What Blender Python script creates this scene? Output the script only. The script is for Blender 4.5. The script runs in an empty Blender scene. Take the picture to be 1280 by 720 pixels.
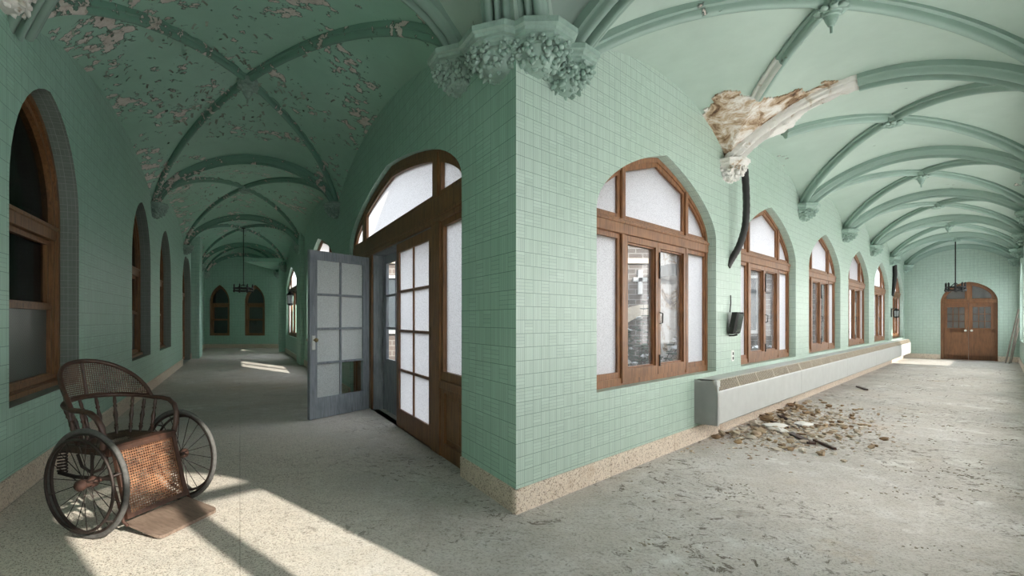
import bpy, bmesh, math, random
from mathutils import Vector, Matrix
from mathutils.geometry import tessellate_polygon
random.seed(7)
PI = math.pi
SC = bpy.context.scene
COL = SC.collection

# ------------------------------------------------------------------ helpers
def V(x, y, z=0.0): return Vector((x, y, z))

def tag(o, label, cat, group=None, kind=None):
    o['label'] = label
    o['category'] = cat
    if group: o['group'] = group
    if kind: o['kind'] = kind
    return o

def link(o, parent=None):
    COL.objects.link(o)
    if parent is not None: o.parent = parent
    return o

def obj(name, bm, mat, parent=None, smooth=False, loc=None, rotz=None):
    me = bpy.data.meshes.new(name)
    bmesh.ops.recalc_face_normals(bm, faces=bm.faces[:])
    bm.to_mesh(me); bm.free()
    for m in (mat if isinstance(mat, (list, tuple)) else [mat]): me.materials.append(m)
    if smooth:
        me.polygons.foreach_set('use_smooth', [True]*len(me.polygons))
        me.set_sharp_from_angle(angle=math.radians(38 if smooth is True else smooth))
    o = bpy.data.objects.new(name, me)
    link(o, parent)
    if loc is not None: o.location = loc
    if rotz is not None: o.rotation_euler = (0, 0, rotz)
    return o

def empty(name, loc=(0, 0, 0), rotz=0.0, parent=None):
    o = bpy.data.objects.new(name, None)
    o.empty_display_size = 0.1
    link(o, parent); o.location = loc; o.rotation_euler = (0, 0, rotz)
    return o

def copy_tree(o, parent=None):
    c = o.copy(); COL.objects.link(c)
    if parent is not None: c.parent = parent
    for ch in list(o.children): copy_tree(ch, c)
    return c

# ---- bmesh shape helpers
def face(bm, vs, mi=0):
    try:
        f = bm.faces.new(vs); f.material_index = mi; return f
    except ValueError:
        return None

def add_box(bm, x0, x1, y0, y1, z0, z1, M=None, mi=0):
    ps = [V(x, y, z) for z in (z0, z1) for x, y in ((x0, y0), (x1, y0), (x1, y1), (x0, y1))]
    if M is not None: ps = [M @ p for p in ps]
    v = [bm.verts.new(p) for p in ps]
    for q in ((0, 3, 2, 1), (4, 5, 6, 7), (0, 1, 5, 4), (1, 2, 6, 5), (2, 3, 7, 6), (3, 0, 4, 7)):
        face(bm, [v[i] for i in q], mi)

def prism(bm, pts, F, d0, d1, mi=0):
    """polygon of (t,z) in frame F between depths d0 and d1"""
    a = [bm.verts.new(F(t, d0, z)) for t, z in pts]
    b = [bm.verts.new(F(t, d1, z)) for t, z in pts]
    face(bm, a, mi); face(bm, b[::-1], mi)
    n = len(pts)
    for i in range(n):
        j = (i+1) % n
        face(bm, [a[i], b[i], b[j], a[j]], mi)

def board(bm, F, t0, t1, z0, z1, d0, d1, mi=0, ch=0.006):
    """a board with a small chamfer on the d1 face"""
    a = [bm.verts.new(F(t, d0, z)) for t, z in ((t0, z0), (t1, z0), (t1, z1), (t0, z1))]
    c = ch if min(t1-t0, z1-z0) > 3*ch else 0.0
    s = 1 if d1 > d0 else -1
    b = [bm.verts.new(F(t, d1-s*c, z)) for t, z in ((t0, z0), (t1, z0), (t1, z1), (t0, z1))]
    e = [bm.verts.new(F(t, d1, z)) for t, z in ((t0+c, z0+c), (t1-c, z0+c), (t1-c, z1-c), (t0+c, z1-c))]
    face(bm, a, mi); face(bm, e[::-1], mi)
    for i in range(4):
        j = (i+1) % 4
        face(bm, [a[i], b[i], b[j], a[j]], mi); face(bm, [b[i], e[i], e[j], b[j]], mi)

def ring(bm, outer, inner, F, d0, d1, closed=True, mi=0):
    n = len(outer)
    L = []
    for (p, d) in ((outer, d0), (inner, d0), (inner, d1), (outer, d1)):
        L.append([bm.verts.new(F(t, d, z)) for t, z in p])
    rng = range(n) if closed else range(n-1)
    for i in rng:
        j = (i+1) % n
        for k in range(4):
            m = (k+1) % 4
            face(bm, [L[k][i], L[k][j], L[m][j], L[m][i]], mi)
    if not closed:
        face(bm, [L[k][0] for k in range(4)], mi); face(bm, [L[k][-1] for k in (3, 2, 1, 0)], mi)

def add_tube(bm, pts, r, seg=8, closed=False, mi=0, cap=True, flat=None):
    """tube along pts; r scalar or list; flat=(a,b) scales the section"""
    n = len(pts)
    rings = []
    prev = None
    for i, p in enumerate(pts):
        if closed: T = pts[(i+1) % n]-pts[i-1]
        else: T = pts[min(i+1, n-1)]-pts[max(i-1, 0)]
        if T.length < 1e-9: T = V(0, 0, 1)
        T.normalize()
        if prev is None:
            up = V(0, 0, 1) if abs(T.z) < 0.9 else V(1, 0, 0)
            A = T.cross(up).normalized()
        else:
            A = (prev-T*prev.dot(T))
            A = A.normalized() if A.length > 1e-6 else T.orthogonal().normalized()
        prev = A
        B = T.cross(A)
        rr = r[i] if isinstance(r, (list, tuple)) else r
        fa, fb = flat if flat else (1, 1)
        rings.append([bm.verts.new(p+A*(math.cos(2*PI*k/seg)*rr*fa)+B*(math.sin(2*PI*k/seg)*rr*fb)) for k in range(seg)])
    m = n if closed else n-1
    for i in range(m):
        a, b = rings[i], rings[(i+1) % n]
        for k in range(seg):
            face(bm, [a[k], a[(k+1) % seg], b[(k+1) % seg], b[k]], mi)
    if not closed and cap:
        face(bm, rings[0][::-1], mi); face(bm, rings[-1], mi)

def add_lathe(bm, prof, seg=16, M=None, mi=0, a0=0.0):
    rings = []
    for r, z in prof:
        ps = [V(r*math.cos(a0+2*PI*k/seg), r*math.sin(a0+2*PI*k/seg), z) for k in range(seg)]
        if M is not None: ps = [M @ p for p in ps]
        rings.append([bm.verts.new(p) for p in ps])
    for a, b in zip(rings[:-1], rings[1:]):
        for k in range(seg):
            face(bm, [a[k], a[(k+1) % seg], b[(k+1) % seg], b[k]], mi)
    face(bm, rings[0][::-1], mi); face(bm, rings[-1], mi)

def add_torus(bm, R, r, M, seg=48, ms=8, mi=0):
    pts = [M @ V(R*math.cos(2*PI*k/seg), R*math.sin(2*PI*k/seg), 0) for k in range(seg)]
    add_tube(bm, pts, r, ms, closed=True, mi=mi)

def add_blob(bm, c, rx, ry, rz, seed=0, amp=0.15, sub=2, M=None, mi=0):
    rnd = random.Random(seed)
    ph = [rnd.uniform(0, 6.28) for _ in range(6)]
    t = bmesh.ops.create_icosphere(bm, subdivisions=sub, radius=1.0)
    for v in t['verts']:
        p = v.co.copy()
        k = 1+amp*(math.sin(3.1*p.x+ph[0])+math.sin(3.7*p.y+ph[1])+math.sin(4.3*p.z+ph[2])+math.sin(7*p.x+5*p.y+ph[3]))*0.5
        q = V(p.x*rx*k, p.y*ry*k, p.z*rz*k)
        if M is not None: q = M @ q
        v.co = q+c
    for f in {f for v in t['verts'] for f in v.link_faces}: f.material_index = mi

# ------------------------------------------------------------------ materials
def new_mat(name):
    m = bpy.data.materials.new(name); m.use_nodes = True
    nt = m.node_tree; nt.nodes.clear()
    return m, nt
def N(nt, typ, **kw):
    n = nt.nodes.new(typ)
    for k, v in kw.items():
        if k in n.inputs: n.inputs[k].default_value = v
        else: setattr(n, k, v)
    return n
def srgb(r, g, b):
    f = lambda c: (c/255/12.92) if c/255 <= 0.04045 else ((c/255+0.055)/1.055)**2.4
    return (f(r), f(g), f(b), 1)
def out(nt, sock):
    o = nt.nodes.new('ShaderNodeOutputMaterial'); nt.links.new(sock, o.inputs['Surface']); return o
def math_(nt, op, a, b=None, c=None, clamp=False):
    n = nt.nodes.new('ShaderNodeMath'); n.operation = op; n.use_clamp = clamp
    for i, x in enumerate((a, b, c)):
        if x is None: continue
        if hasattr(x, 'links'): nt.links.new(x, n.inputs[i])
        else: n.inputs[i].default_value = x
    return n.outputs[0]
def mixc(nt, fac, a, b, blend='MIX'):
    n = nt.nodes.new('ShaderNodeMix'); n.data_type = 'RGBA'; n.blend_type = blend
    for s, x in ((n.inputs['Factor'], fac), (n.inputs['A'], a), (n.inputs['B'], b)):
        if s.name == 'Factor' and s.type != 'VALUE': continue
        if hasattr(x, 'links'): nt.links.new(x, s)
        else: s.default_value = x
    return n
def mixcol(nt, fac, a, b, blend='MIX'):
    n = nt.nodes.new('ShaderNodeMix'); n.data_type = 'RGBA'; n.blend_type = blend
    for i, x in ((0, fac), (6, a), (7, b)):
        s = n.inputs[i]
        if hasattr(x, 'links'): nt.links.new(x, s)
        else: s.default_value = x
    return n.outputs[2]
def ramp(nt, fac, stops):
    r = nt.nodes.new('ShaderNodeValToRGB')
    while len(r.color_ramp.elements) < len(stops): r.color_ramp.elements.new(0.5)
    for e, (p, c) in zip(r.color_ramp.elements, stops):
        e.position = p; e.color = c if len(c) == 4 else (*c, 1)
    nt.links.new(fac, r.inputs[0])
    return r.outputs[0]
def smooth(nt, x, a, b):
    n = nt.nodes.new('ShaderNodeMapRange'); n.interpolation_type = 'SMOOTHSTEP'
    nt.links.new(x, n.inputs[0]); n.inputs[1].default_value = a; n.inputs[2].default_value = b
    return n.outputs[0]
def noise(nt, co, scale, detail=4, rough=0.55, out_='Fac', dist=0.0):
    n = nt.nodes.new('ShaderNodeTexNoise')
    n.inputs['Scale'].default_value = scale; n.inputs['Detail'].default_value = detail
    n.inputs['Roughness'].default_value = rough; n.inputs['Distortion'].default_value = dist
    if co is not None: nt.links.new(co, n.inputs['Vector'])
    return n.outputs[out_]
def voro(nt, co, scale, out_='Distance', feature='F1', rnd=1.0):
    n = nt.nodes.new('ShaderNodeTexVoronoi'); n.feature = feature
    n.inputs['Scale'].default_value = scale; n.inputs['Randomness'].default_value = rnd
    if co is not None: nt.links.new(co, n.inputs['Vector'])
    return n.outputs[out_]
def pos(nt): return nt.nodes.new('ShaderNodeNewGeometry').outputs['Position']
def ocoord(nt): return nt.nodes.new('ShaderNodeTexCoord').outputs['Object']
def uvc(nt): return nt.nodes.new('ShaderNodeTexCoord').outputs['UV']
def mapping(nt, co, scale=(1, 1, 1), rot=(0, 0, 0), loc=(0, 0, 0)):
    n = nt.nodes.new('ShaderNodeMapping'); nt.links.new(co, n.inputs[0])
    n.inputs['Scale'].default_value = scale; n.inputs['Rotation'].default_value = rot; n.inputs['Location'].default_value = loc
    return n.outputs[0]
def bump(nt, h, strength=0.3, dist=0.01):
    n = nt.nodes.new('ShaderNodeBump'); n.inputs['Strength'].default_value = strength; n.inputs['Distance'].default_value = dist
    nt.links.new(h, n.inputs['Height']); return n.outputs[0]
def principled(nt, col, rough=0.6, metal=0.0, normal=None, spec=0.5):
    p = nt.nodes.new('ShaderNodeBsdfPrincipled')
    for k, x in (('Base Color', col), ('Roughness', rough), ('Metallic', metal), ('Specular IOR Level', spec)):
        if hasattr(x, 'links'): nt.links.new(x, p.inputs[k])
        else: p.inputs[k].default_value = x
    if normal is not None: nt.links.new(normal, p.inputs['Normal'])
    return p

def simple(name, col, rough=0.6, metal=0.0, var=0.25, scale=12, bumpk=0.15):
    m, nt = new_mat(name)
    co = ocoord(nt)
    n = noise(nt, co, scale, 5, 0.6)
    dark = tuple(c*(1-var) for c in col[:3])+(1,)
    lite = tuple(min(1, c*(1+var*0.6)) for c in col[:3])+(1,)
    c = ramp(nt, n, [(0.3, dark), (0.7, lite)])
    p = principled(nt, c, rough, metal, bump(nt, n, bumpk, 0.005))
    out(nt, p.outputs[0]); return m

def tile_mat(name, base, grout, cell=0.112, strips=4, gw=0.055, soft=0.6):
    m, nt = new_mat(name)
    co = uvc(nt)
    sc = N(nt, 'ShaderNodeVectorMath', operation='SCALE'); nt.links.new(co, sc.inputs[0]); sc.inputs['Scale'].default_value = 1/cell
    fl = N(nt, 'ShaderNodeVectorMath', operation='FLOOR'); nt.links.new(sc.outputs[0], fl.inputs[0])
    fr = N(nt, 'ShaderNodeVectorMath', operation='FRACTION'); nt.links.new(sc.outputs[0], fr.inputs[0])
    wn = N(nt, 'ShaderNodeTexWhiteNoise', noise_dimensions='2D'); nt.links.new(fl.outputs[0], wn.inputs['Vector'])
    sp = N(nt, 'ShaderNodeSeparateXYZ'); nt.links.new(fr.outputs[0], sp.inputs[0])
    x, y = sp.outputs[0], sp.outputs[1]
    ori = math_(nt, 'GREATER_THAN', wn.outputs[0], 0.42)
    # s: coordinate across the strips
    s = math_(nt, 'ADD', math_(nt, 'MULTIPLY', x, ori), math_(nt, 'MULTIPLY', y, math_(nt, 'SUBTRACT', 1.0, ori)))
    ss = math_(nt, 'MULTIPLY', s, float(strips))
    def edge(q):  # distance to the nearest cell border
        return math_(nt, 'MINIMUM', q, math_(nt, 'SUBTRACT', 1.0, q))
    e1 = math_(nt, 'DIVIDE', edge(math_(nt, 'FRACT', ss)), float(strips))
    e2 = math_(nt, 'MINIMUM', edge(x), edge(y))
    l1 = math_(nt, 'LESS_THAN', e1, gw*0.28)
    l2 = math_(nt, 'LESS_THAN', e2, gw*0.42)
    line = math_(nt, 'MAXIMUM', math_(nt, 'MULTIPLY', l1, soft), l2)
    # colour per strip
    idv = N(nt, 'ShaderNodeCombineXYZ'); nt.links.new(math_(nt, 'FLOOR', ss), idv.inputs[2])
    ad = N(nt, 'ShaderNodeVectorMath', operation='ADD'); nt.links.new(fl.outputs[0], ad.inputs[0]); nt.links.new(idv.outputs[0], ad.inputs[1])
    w2 = N(nt, 'ShaderNodeTexWhiteNoise', noise_dimensions='3D'); nt.links.new(ad.outputs[0], w2.inputs['Vector'])
    b = base[:3]
    tcol = ramp(nt, w2.outputs[0], [(0.0, tuple(c*0.93 for c in b)), (1.0, tuple(c*1.05 for c in b))])
    big = noise(nt, co, 0.7, 5, 0.6)
    tcol = mixcol(nt, smooth(nt, big, 0.3, 0.75), tcol, mixcol(nt, 1.0, tcol, (0.9, 0.94, 0.9, 1), 'MULTIPLY'))
    col = mixcol(nt, line, tcol, grout)
    h = math_(nt, 'SUBTRACT', 1.0, line)
    p = principled(nt, col, 0.42, 0, bump(nt, h, 0.25, 0.004))
    out(nt, p.outputs[0]); return m

def plaster_mat(name, base, amount=0.5, seed=0.0, scale=2.2, left=False):
    """painted vault plaster with patches where the paint has come off"""
    m, nt = new_mat(name)
    P = pos(nt)
    co = mapping(nt, P, loc=(seed, seed*2, seed*3))
    big = noise(nt, co, scale*0.5, 2, 0.5)
    fine = noise(nt, co, scale*2.3, 7, 0.60)
    v = math_(nt, 'ADD', math_(nt, 'MULTIPLY', big, 0.42), math_(nt, 'MULTIPLY', fine, 0.58))
    if left:   # the damp side of the vault, along the left wall, has lost most paint
        dt = N(nt, 'ShaderNodeVectorMath', operation='DOT_PRODUCT'); nt.links.new(P, dt.inputs[0]); dt.inputs[1].default_value = (0.92647, 0.37638, 0)
        edge = math_(nt, 'SUBTRACT', 1.0, smooth(nt, math_(nt, 'ADD', dt.outputs['Value'], 1.642), 0.05, 0.75))
        v = math_(nt, 'ADD', v, math_(nt, 'MULTIPLY', edge, 0.055))
    th = 0.685-0.105*amount
    peel = smooth(nt, v, th, th+0.006)
    rim = smooth(nt, v, th-0.022, th-0.004)
    grime = noise(nt, co, 1.3, 6, 0.65)
    b = base[:3]
    paint = ramp(nt, grime, [(0.3, tuple(c*0.88 for c in b)), (0.7, tuple(c*1.04 for c in b))])
    fl = smooth(nt, noise(nt, co, 16, 5, 0.7), 0.68, 0.70)
    paint = mixcol(nt, math_(nt, 'MULTIPLY', fl, 0.45*min(1, amount)), paint, srgb(70, 84, 76))
    under = ramp(nt, noise(nt, co, 9, 6, 0.7), [(0.3, srgb(150, 134, 120)), (0.45, srgb(206, 194, 186)), (0.75, srgb(226, 218, 212))])
    rim_shade = math_(nt, 'MULTIPLY', math_(nt, 'SUBTRACT', rim, peel), 0.8)  # dark rim: shade of the lifted paint edge, put into the colour
    col = mixcol(nt, peel, mixcol(nt, rim_shade, paint, srgb(74, 82, 74)), under)
    h = math_(nt, 'ADD', rim, math_(nt, 'MULTIPLY', peel, -1.6))
    h = math_(nt, 'ADD', h, math_(nt, 'MULTIPLY', noise(nt, co, 30, 4, 0.6), 0.06))
    p = principled(nt, col, 0.5, 0, bump(nt, h, 0.7, 0.02))
    out(nt, p.outputs[0]); return m

def wood_mat(name, a, b, rough=0.45, stretch=(14, 14, 1.2)):
    m, nt = new_mat(name)
    co = mapping(nt, ocoord(nt), scale=stretch)
    n = noise(nt, co, 2.2, 7, 0.62, dist=1.1)
    n2 = noise(nt, mapping(nt, ocoord(nt), scale=(2, 2, 2)), 1.6, 4, 0.6)
    c = ramp(nt, n, [(0.28, b), (0.55, a), (0.8, tuple(min(1, x*1.18) for x in a[:3])+(1,))])
    c = mixcol(nt, math_(nt, 'MULTIPLY', smooth(nt, n2, 0.45, 0.8), 0.55), c, b)
    p = principled(nt, c, rough, 0, bump(nt, n, 0.12, 0.004))
    out(nt, p.outputs[0]); return m

def frosted_mat(name, col, scale=90, gloss=0.08, clear=0.0, diff=0.0):
    m, nt = new_mat(name)
    co = pos(nt)
    d = voro(nt, co, scale)
    c = ramp(nt, d, [(0.0, tuple(x*0.55 for x in col[:3])), (0.45, col), (1.0, tuple(min(1, x*1.05) for x in col[:3]))])
    nb = bump(nt, d, 0.5, 0.004)
    t = nt.nodes.new('ShaderNodeBsdfTranslucent'); nt.links.new(c, t.inputs['Color'])
    g = nt.nodes.new('ShaderNodeBsdfGlossy'); g.inputs['Roughness'].default_value = 0.25; nt.links.new(nb, g.inputs['Normal'])
    df = nt.nodes.new('ShaderNodeBsdfDiffuse'); nt.links.new(c, df.inputs['Color'])
    m0 = nt.nodes.new('ShaderNodeMixShader'); m0.inputs[0].default_value = diff
    nt.links.new(t.outputs[0], m0.inputs[1]); nt.links.new(df.outputs[0], m0.inputs[2])
    mx = nt.nodes.new('ShaderNodeMixShader'); mx.inputs[0].default_value = gloss
    nt.links.new(m0.outputs[0], mx.inputs[1]); nt.links.new(g.outputs[0], mx.inputs[2])
    if clear > 0:
        tr = nt.nodes.new('ShaderNodeBsdfTransparent')
        m2 = nt.nodes.new('ShaderNodeMixShader'); m2.inputs[0].default_value = clear
        nt.links.new(mx.outputs[0], m2.inputs[1]); nt.links.new(tr.outputs[0], m2.inputs[2])
        out(nt, m2.outputs[0])
    else: out(nt, mx.outputs[0])
    return m

def glass_mat(name, tint=(0.9, 0.93, 0.93, 1), haze=0.12, gloss=0.07, rough=0.05):
    m, nt = new_mat(name)
    tr = nt.nodes.new('ShaderNodeBsdfTransparent'); tr.inputs[0].default_value = tint
    tl = nt.nodes.new('ShaderNodeBsdfTranslucent'); tl.inputs[0].default_value = (0.85, 0.88, 0.88, 1)
    g = nt.nodes.new('ShaderNodeBsdfGlossy'); g.inputs['Roughness'].default_value = rough
    dirt = smooth(nt, noise(nt, pos(nt), 5, 6, 0.65), 0.3, 0.8)
    a = nt.nodes.new('ShaderNodeMixShader'); nt.links.new(math_(nt, 'MULTIPLY', math_(nt, 'ADD', dirt, 0.5), haze), a.inputs[0])
    nt.links.new(tr.outputs[0], a.inputs[1]); nt.links.new(tl.outputs[0], a.inputs[2])
    b = nt.nodes.new('ShaderNodeMixShader'); b.inputs[0].default_value = gloss
    nt.links.new(a.outputs[0], b.inputs[1]); nt.links.new(g.outputs[0], b.inputs[2])
    out(nt, b.outputs[0]); return m

def wired_mat(name):
    """dark wired glass: a fine square wire grid in the pane"""
    m, nt = new_mat(name)
    co = uvc(nt)
    sp = N(nt, 'ShaderNodeSeparateXYZ'); nt.links.new(mapping(nt, co, scale=(45, 45, 1), rot=(0, 0, 0.785)), sp.inputs[0])
    def e(q):
        f = math_(nt, 'FRACT', q); return math_(nt, 'MINIMUM', f, math_(nt, 'SUBTRACT', 1.0, f))
    line = math_(nt, 'LESS_THAN', math_(nt, 'MINIMUM', e(sp.outputs[0]), e(sp.outputs[1])), 0.13)
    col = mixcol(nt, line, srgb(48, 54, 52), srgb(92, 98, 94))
    p = principled(nt, col, 0.3)
    out(nt, p.outputs[0]); return m

def floor_mat(name):
    m, nt = new_mat(name)
    P = pos(nt)
    # terrazzo: chips of several tones
    cell = voro(nt, P, 160, 'Color')
    sepc = N(nt, 'ShaderNodeSeparateColor'); nt.links.new(cell, sepc.inputs[0])
    chips = ramp(nt, sepc.outputs[0], [(0.0, srgb(104, 92, 84)), (0.13, srgb(150, 138, 126)), (0.3, srgb(196, 186, 174)), (0.7, srgb(212, 203, 192)), (1.0, srgb(194, 178, 164))])
    sx = N(nt, 'ShaderNodeSeparateXYZ'); nt.links.new(P, sx.inputs[0])
    big = noise(nt, P, 0.9, 6, 0.62)
    side = smooth(nt, math_(nt, 'ADD', sx.outputs[0], math_(nt, 'MULTIPLY', sx.outputs[1], 0.15)), -1.1, 0.8)
    far = smooth(nt, sx.outputs[1], 5.0, 8.5)
    dustm = math_(nt, 'ADD', math_(nt, 'MULTIPLY', math_(nt, 'MAXIMUM', side, math_(nt, 'MULTIPLY', far, 0.85)), 0.80), math_(nt, 'MULTIPLY', smooth(nt, big, 0.42, 0.7), 0.40), clamp=True)
    mid = noise(nt, P, 6.5, 9, 0.72)
    dust = ramp(nt, noise(nt, P, 1.5, 9, 0.70, dist=0.35), [(0.28, srgb(162, 157, 152)), (0.45, srgb(187, 182, 178)), (0.6, srgb(200, 196, 193)), (0.8, srgb(220, 218, 216))])
    dust = mixcol(nt, math_(nt, 'MULTIPLY', smooth(nt, mid, 0.35, 0.62), 0.45), dust, srgb(164, 156, 145))
    grit = smooth(nt, noise(nt, P, 45, 7, 0.80), 0.52, 0.58)
    dust = mixcol(nt, math_(nt, 'MULTIPLY', grit, 0.55), dust, srgb(98, 92, 84))
    tan = math_(nt, 'MULTIPLY', smooth(nt, noise(nt, mapping(nt, P, loc=(4, 9, 0)), 0.8, 7, 0.68), 0.56, 0.70), 0.45)
    dust = mixcol(nt, tan, dust, srgb(176, 152, 122))
    white = math_(nt, 'MULTIPLY', smooth(nt, noise(nt, mapping(nt, P, loc=(1, 3, 0)), 1.2, 8, 0.70), 0.56, 0.68), 0.65)
    dust = mixcol(nt, white, dust, srgb(222, 221, 218))
    col = mixcol(nt, dustm, chips, dust)
    # crusts of old paint; the shadows of the flecks are put into the colour
    warp = noise(nt, P, 2.0, 3, 0.5, out_='Color')
    wq = N(nt, 'ShaderNodeVectorMath', operation='ADD'); nt.links.new(P, wq.inputs[0]); nt.links.new(warp, wq.inputs[1])
    fl1 = smooth(nt, noise(nt, wq.outputs[0], 11.0, 9, 0.78), 0.555, 0.585)
    reg = smooth(nt, noise(nt, P, 0.75, 4, 0.6), 0.42, 0.56)
    fl = math_(nt, 'MULTIPLY', math_(nt, 'MULTIPLY', fl1, reg), math_(nt, 'ADD', math_(nt, 'MULTIPLY', side, 0.75), 0.2), clamp=True)
    col = mixcol(nt, fl, col, srgb(92, 82, 70))
    spots = smooth(nt, noise(nt, P, 22, 5, 0.75), 0.61, 0.65)
    col = mixcol(nt, math_(nt, 'MULTIPLY', spots, 0.55), col, srgb(90, 82, 74))
    # brass divider strips of the terrazzo
    q = mapping(nt, P, rot=(0, 0, -0.386), scale=(0.62, 0.62, 1))
    s2 = N(nt, 'ShaderNodeSeparateXYZ'); nt.links.new(q, s2.inputs[0])
    def e(v):
        f = math_(nt, 'FRACT', v); return math_(nt, 'MINIMUM', f, math_(nt, 'SUBTRACT', 1.0, f))
    jl = math_(nt, 'LESS_THAN', math_(nt, 'MINIMUM', e(s2.outputs[0]), e(s2.outputs[1])), 0.0022)
    col = mixcol(nt, math_(nt, 'MULTIPLY', jl, math_(nt, 'SUBTRACT', 0.5, math_(nt, 'MULTIPLY', dustm, 0.45))), col, srgb(110, 100, 90))
    h = math_(nt, 'ADD', math_(nt, 'MULTIPLY', noise(nt, P, 30, 8, 0.75), dustm), math_(nt, 'MULTIPLY', fl, 0.7))
    p = principled(nt, col, 0.78, 0, bump(nt, h, 0.45, 0.014))
    out(nt, p.outputs[0]); return m

def terrazzo_mat(name):
    m, nt = new_mat(name)
    P = pos(nt)
    sepc = N(nt, 'ShaderNodeSeparateColor'); nt.links.new(voro(nt, P, 110, 'Color'), sepc.inputs[0])
    chips = ramp(nt, sepc.outputs[0], [(0.0, srgb(120, 104, 92)), (0.15, srgb(176, 158, 142)), (0.4, srgb(206, 192, 176)), (1.0, srgb(214, 198, 180))])
    n = noise(nt, P, 3, 6, 0.65)
    col = mixcol(nt, math_(nt, 'MULTIPLY', smooth(nt, n, 0.55, 0.75), 0.45), chips, srgb(160, 128, 98))
    p = principled(nt, col, 0.5, 0, None); out(nt, p.outputs[0]); return m

def cane_mat(name, a, b, cell=0.016):
    """woven cane with open holes"""
    m, nt = new_mat(name)
    co = uvc(nt)
    sp = N(nt, 'ShaderNodeSeparateXYZ'); nt.links.new(mapping(nt, co, scale=(1/cell, 1/cell, 1)), sp.inputs[0])
    fx = math_(nt, 'SUBTRACT', math_(nt, 'FRACT', sp.outputs[0]), 0.5)
    fy = math_(nt, 'SUBTRACT', math_(nt, 'FRACT', sp.outputs[1]), 0.5)
    d = math_(nt, 'SQRT', math_(nt, 'ADD', math_(nt, 'MULTIPLY', fx, fx), math_(nt, 'MULTIPLY', fy, fy)))
    hole = math_(nt, 'LESS_THAN', d, 0.30)
    n = noise(nt, ocoord(nt), 9, 5, 0.65)
    col = ramp(nt, n, [(0.35, b), (0.65, a)])
    h = math_(nt, 'ADD', math_(nt, 'ABSOLUTE', fx), math_(nt, 'ABSOLUTE', fy))
    p = principled(nt, col, 0.6, 0, bump(nt, h, 0.5, 0.003))
    tr = nt.nodes.new('ShaderNodeBsdfTransparent')
    mx = nt.nodes.new('ShaderNodeMixShader'); nt.links.new(hole, mx.inputs[0])
    nt.links.new(p.outputs[0], mx.inputs[1]); nt.links.new(tr.outputs[0], mx.inputs[2])
    out(nt, mx.outputs[0]); return m

def brick_mat(name):
    m, nt = new_mat(name)
    b = nt.nodes.new('ShaderNodeTexBrick'); nt.links.new(uvc(nt), b.inputs[0])
    b.inputs['Color1'].default_value = srgb(92, 84, 80); b.inputs['Color2'].default_value = srgb(114, 102, 96); b.inputs['Mortar'].default_value = srgb(142, 138, 134)
    b.inputs['Scale'].default_value = 1.0; b.inputs['Brick Width'].default_value = 0.42; b.inputs['Row Height'].default_value = 0.15; b.inputs['Mortar Size'].default_value = 0.014
    p = principled(nt, b.outputs[0], 0.85); out(nt, p.outputs[0]); return m

def rubble_mat(name):
    m, nt = new_mat(name)
    oi = nt.nodes.new('ShaderNodeObjectInfo')
    c = ramp(nt, oi.outputs['Random'], [(0.0, srgb(110, 82, 58)), (0.25, srgb(178, 150, 114)), (0.5, srgb(216, 208, 196)), (0.75, srgb(190, 172, 146)), (1.0, srgb(134, 104, 76))])
    n = noise(nt, ocoord(nt), 30, 5, 0.7)
    c = mixcol(nt, math_(nt, 'MULTIPLY', n, 0.5), c, srgb(110, 98, 84))
    p = principled(nt, c, 0.9, 0, bump(nt, n, 0.5, 0.01)); out(nt, p.outputs[0]); return m

def broken_mat(name, seed=0.0, white=0.5, scale=6, sh=0.0):
    m, nt = new_mat(name)
    co = mapping(nt, pos(nt), loc=(seed, seed, seed))
    n = noise(nt, co, scale, 7, 0.66, dist=0.7)
    c = ramp(nt, n, [(0.30-sh, srgb(48, 34, 24)), (0.37-sh, srgb(112, 84, 58)), (0.38+0.11*(1-white)-sh, srgb(176, 154, 128)), (0.45+0.12*(1-white)-sh, srgb(206, 197, 187)), (0.50+0.13*(1-white)-sh, srgb(220, 216, 211)), (0.9, srgb(226, 224, 221))])
    p = principled(nt, c, 0.85, 0, bump(nt, n, 0.8, 0.03)); out(nt, p.outputs[0]); return m

GREEN = srgb(170, 188, 177)
M_TILE = tile_mat('green_glazed_strip_tile', srgb(168, 186, 175), srgb(120, 138, 128), cell=0.1)
M_TILEL = tile_mat('green_glazed_strip_tile_old', srgb(162, 196, 181), srgb(102, 134, 120), cell=0.14, strips=4, gw=0.04, soft=0.75)
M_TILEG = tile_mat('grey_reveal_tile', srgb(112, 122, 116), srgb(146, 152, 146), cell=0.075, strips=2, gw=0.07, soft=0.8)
M_VAULTR = plaster_mat('green_vault_paint', GREEN, 0.12, 3.3)
M_VAULTL = plaster_mat('green_peeling_vault_paint', srgb(154, 195, 176), 0.92, 11.7, 2.6, True)
M_TRIM = plaster_mat('green_rib_paint_shaded', srgb(134, 157, 146), 0.05, 5.1)  # darker than the vault: shade and dirt on the ribs put into the colour
M_TRIML = plaster_mat('green_rib_shaded_flaking', srgb(112, 152, 134), 1.05, 8.2, 4.0, True)  # flaking ribs, the same shade put into their colour
M_CAP = simple('green_carved_plaster', srgb(144, 167, 156), 0.5, 0, 0.2, 14, 0.3)
M_WOOD = wood_mat('honey_oak', srgb(132, 90, 58), srgb(78, 48, 28))
M_WOODD = wood_mat('dark_oak', srgb(128, 90, 56), srgb(78, 50, 30))
M_WOODE = wood_mat('brown_door_oak', srgb(122, 82, 52), srgb(80, 50, 30))
M_GREYP = wood_mat('weathered_grey_blue_paint', srgb(138, 144, 150), srgb(96, 100, 108), 0.6)
M_FROST = frosted_mat('pebbled_frosted_glass', (0.80, 0.81, 0.82, 1))
M_FROSTO = frosted_mat('bright_frosted_glass', (0.95, 0.95, 0.94, 1))
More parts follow.
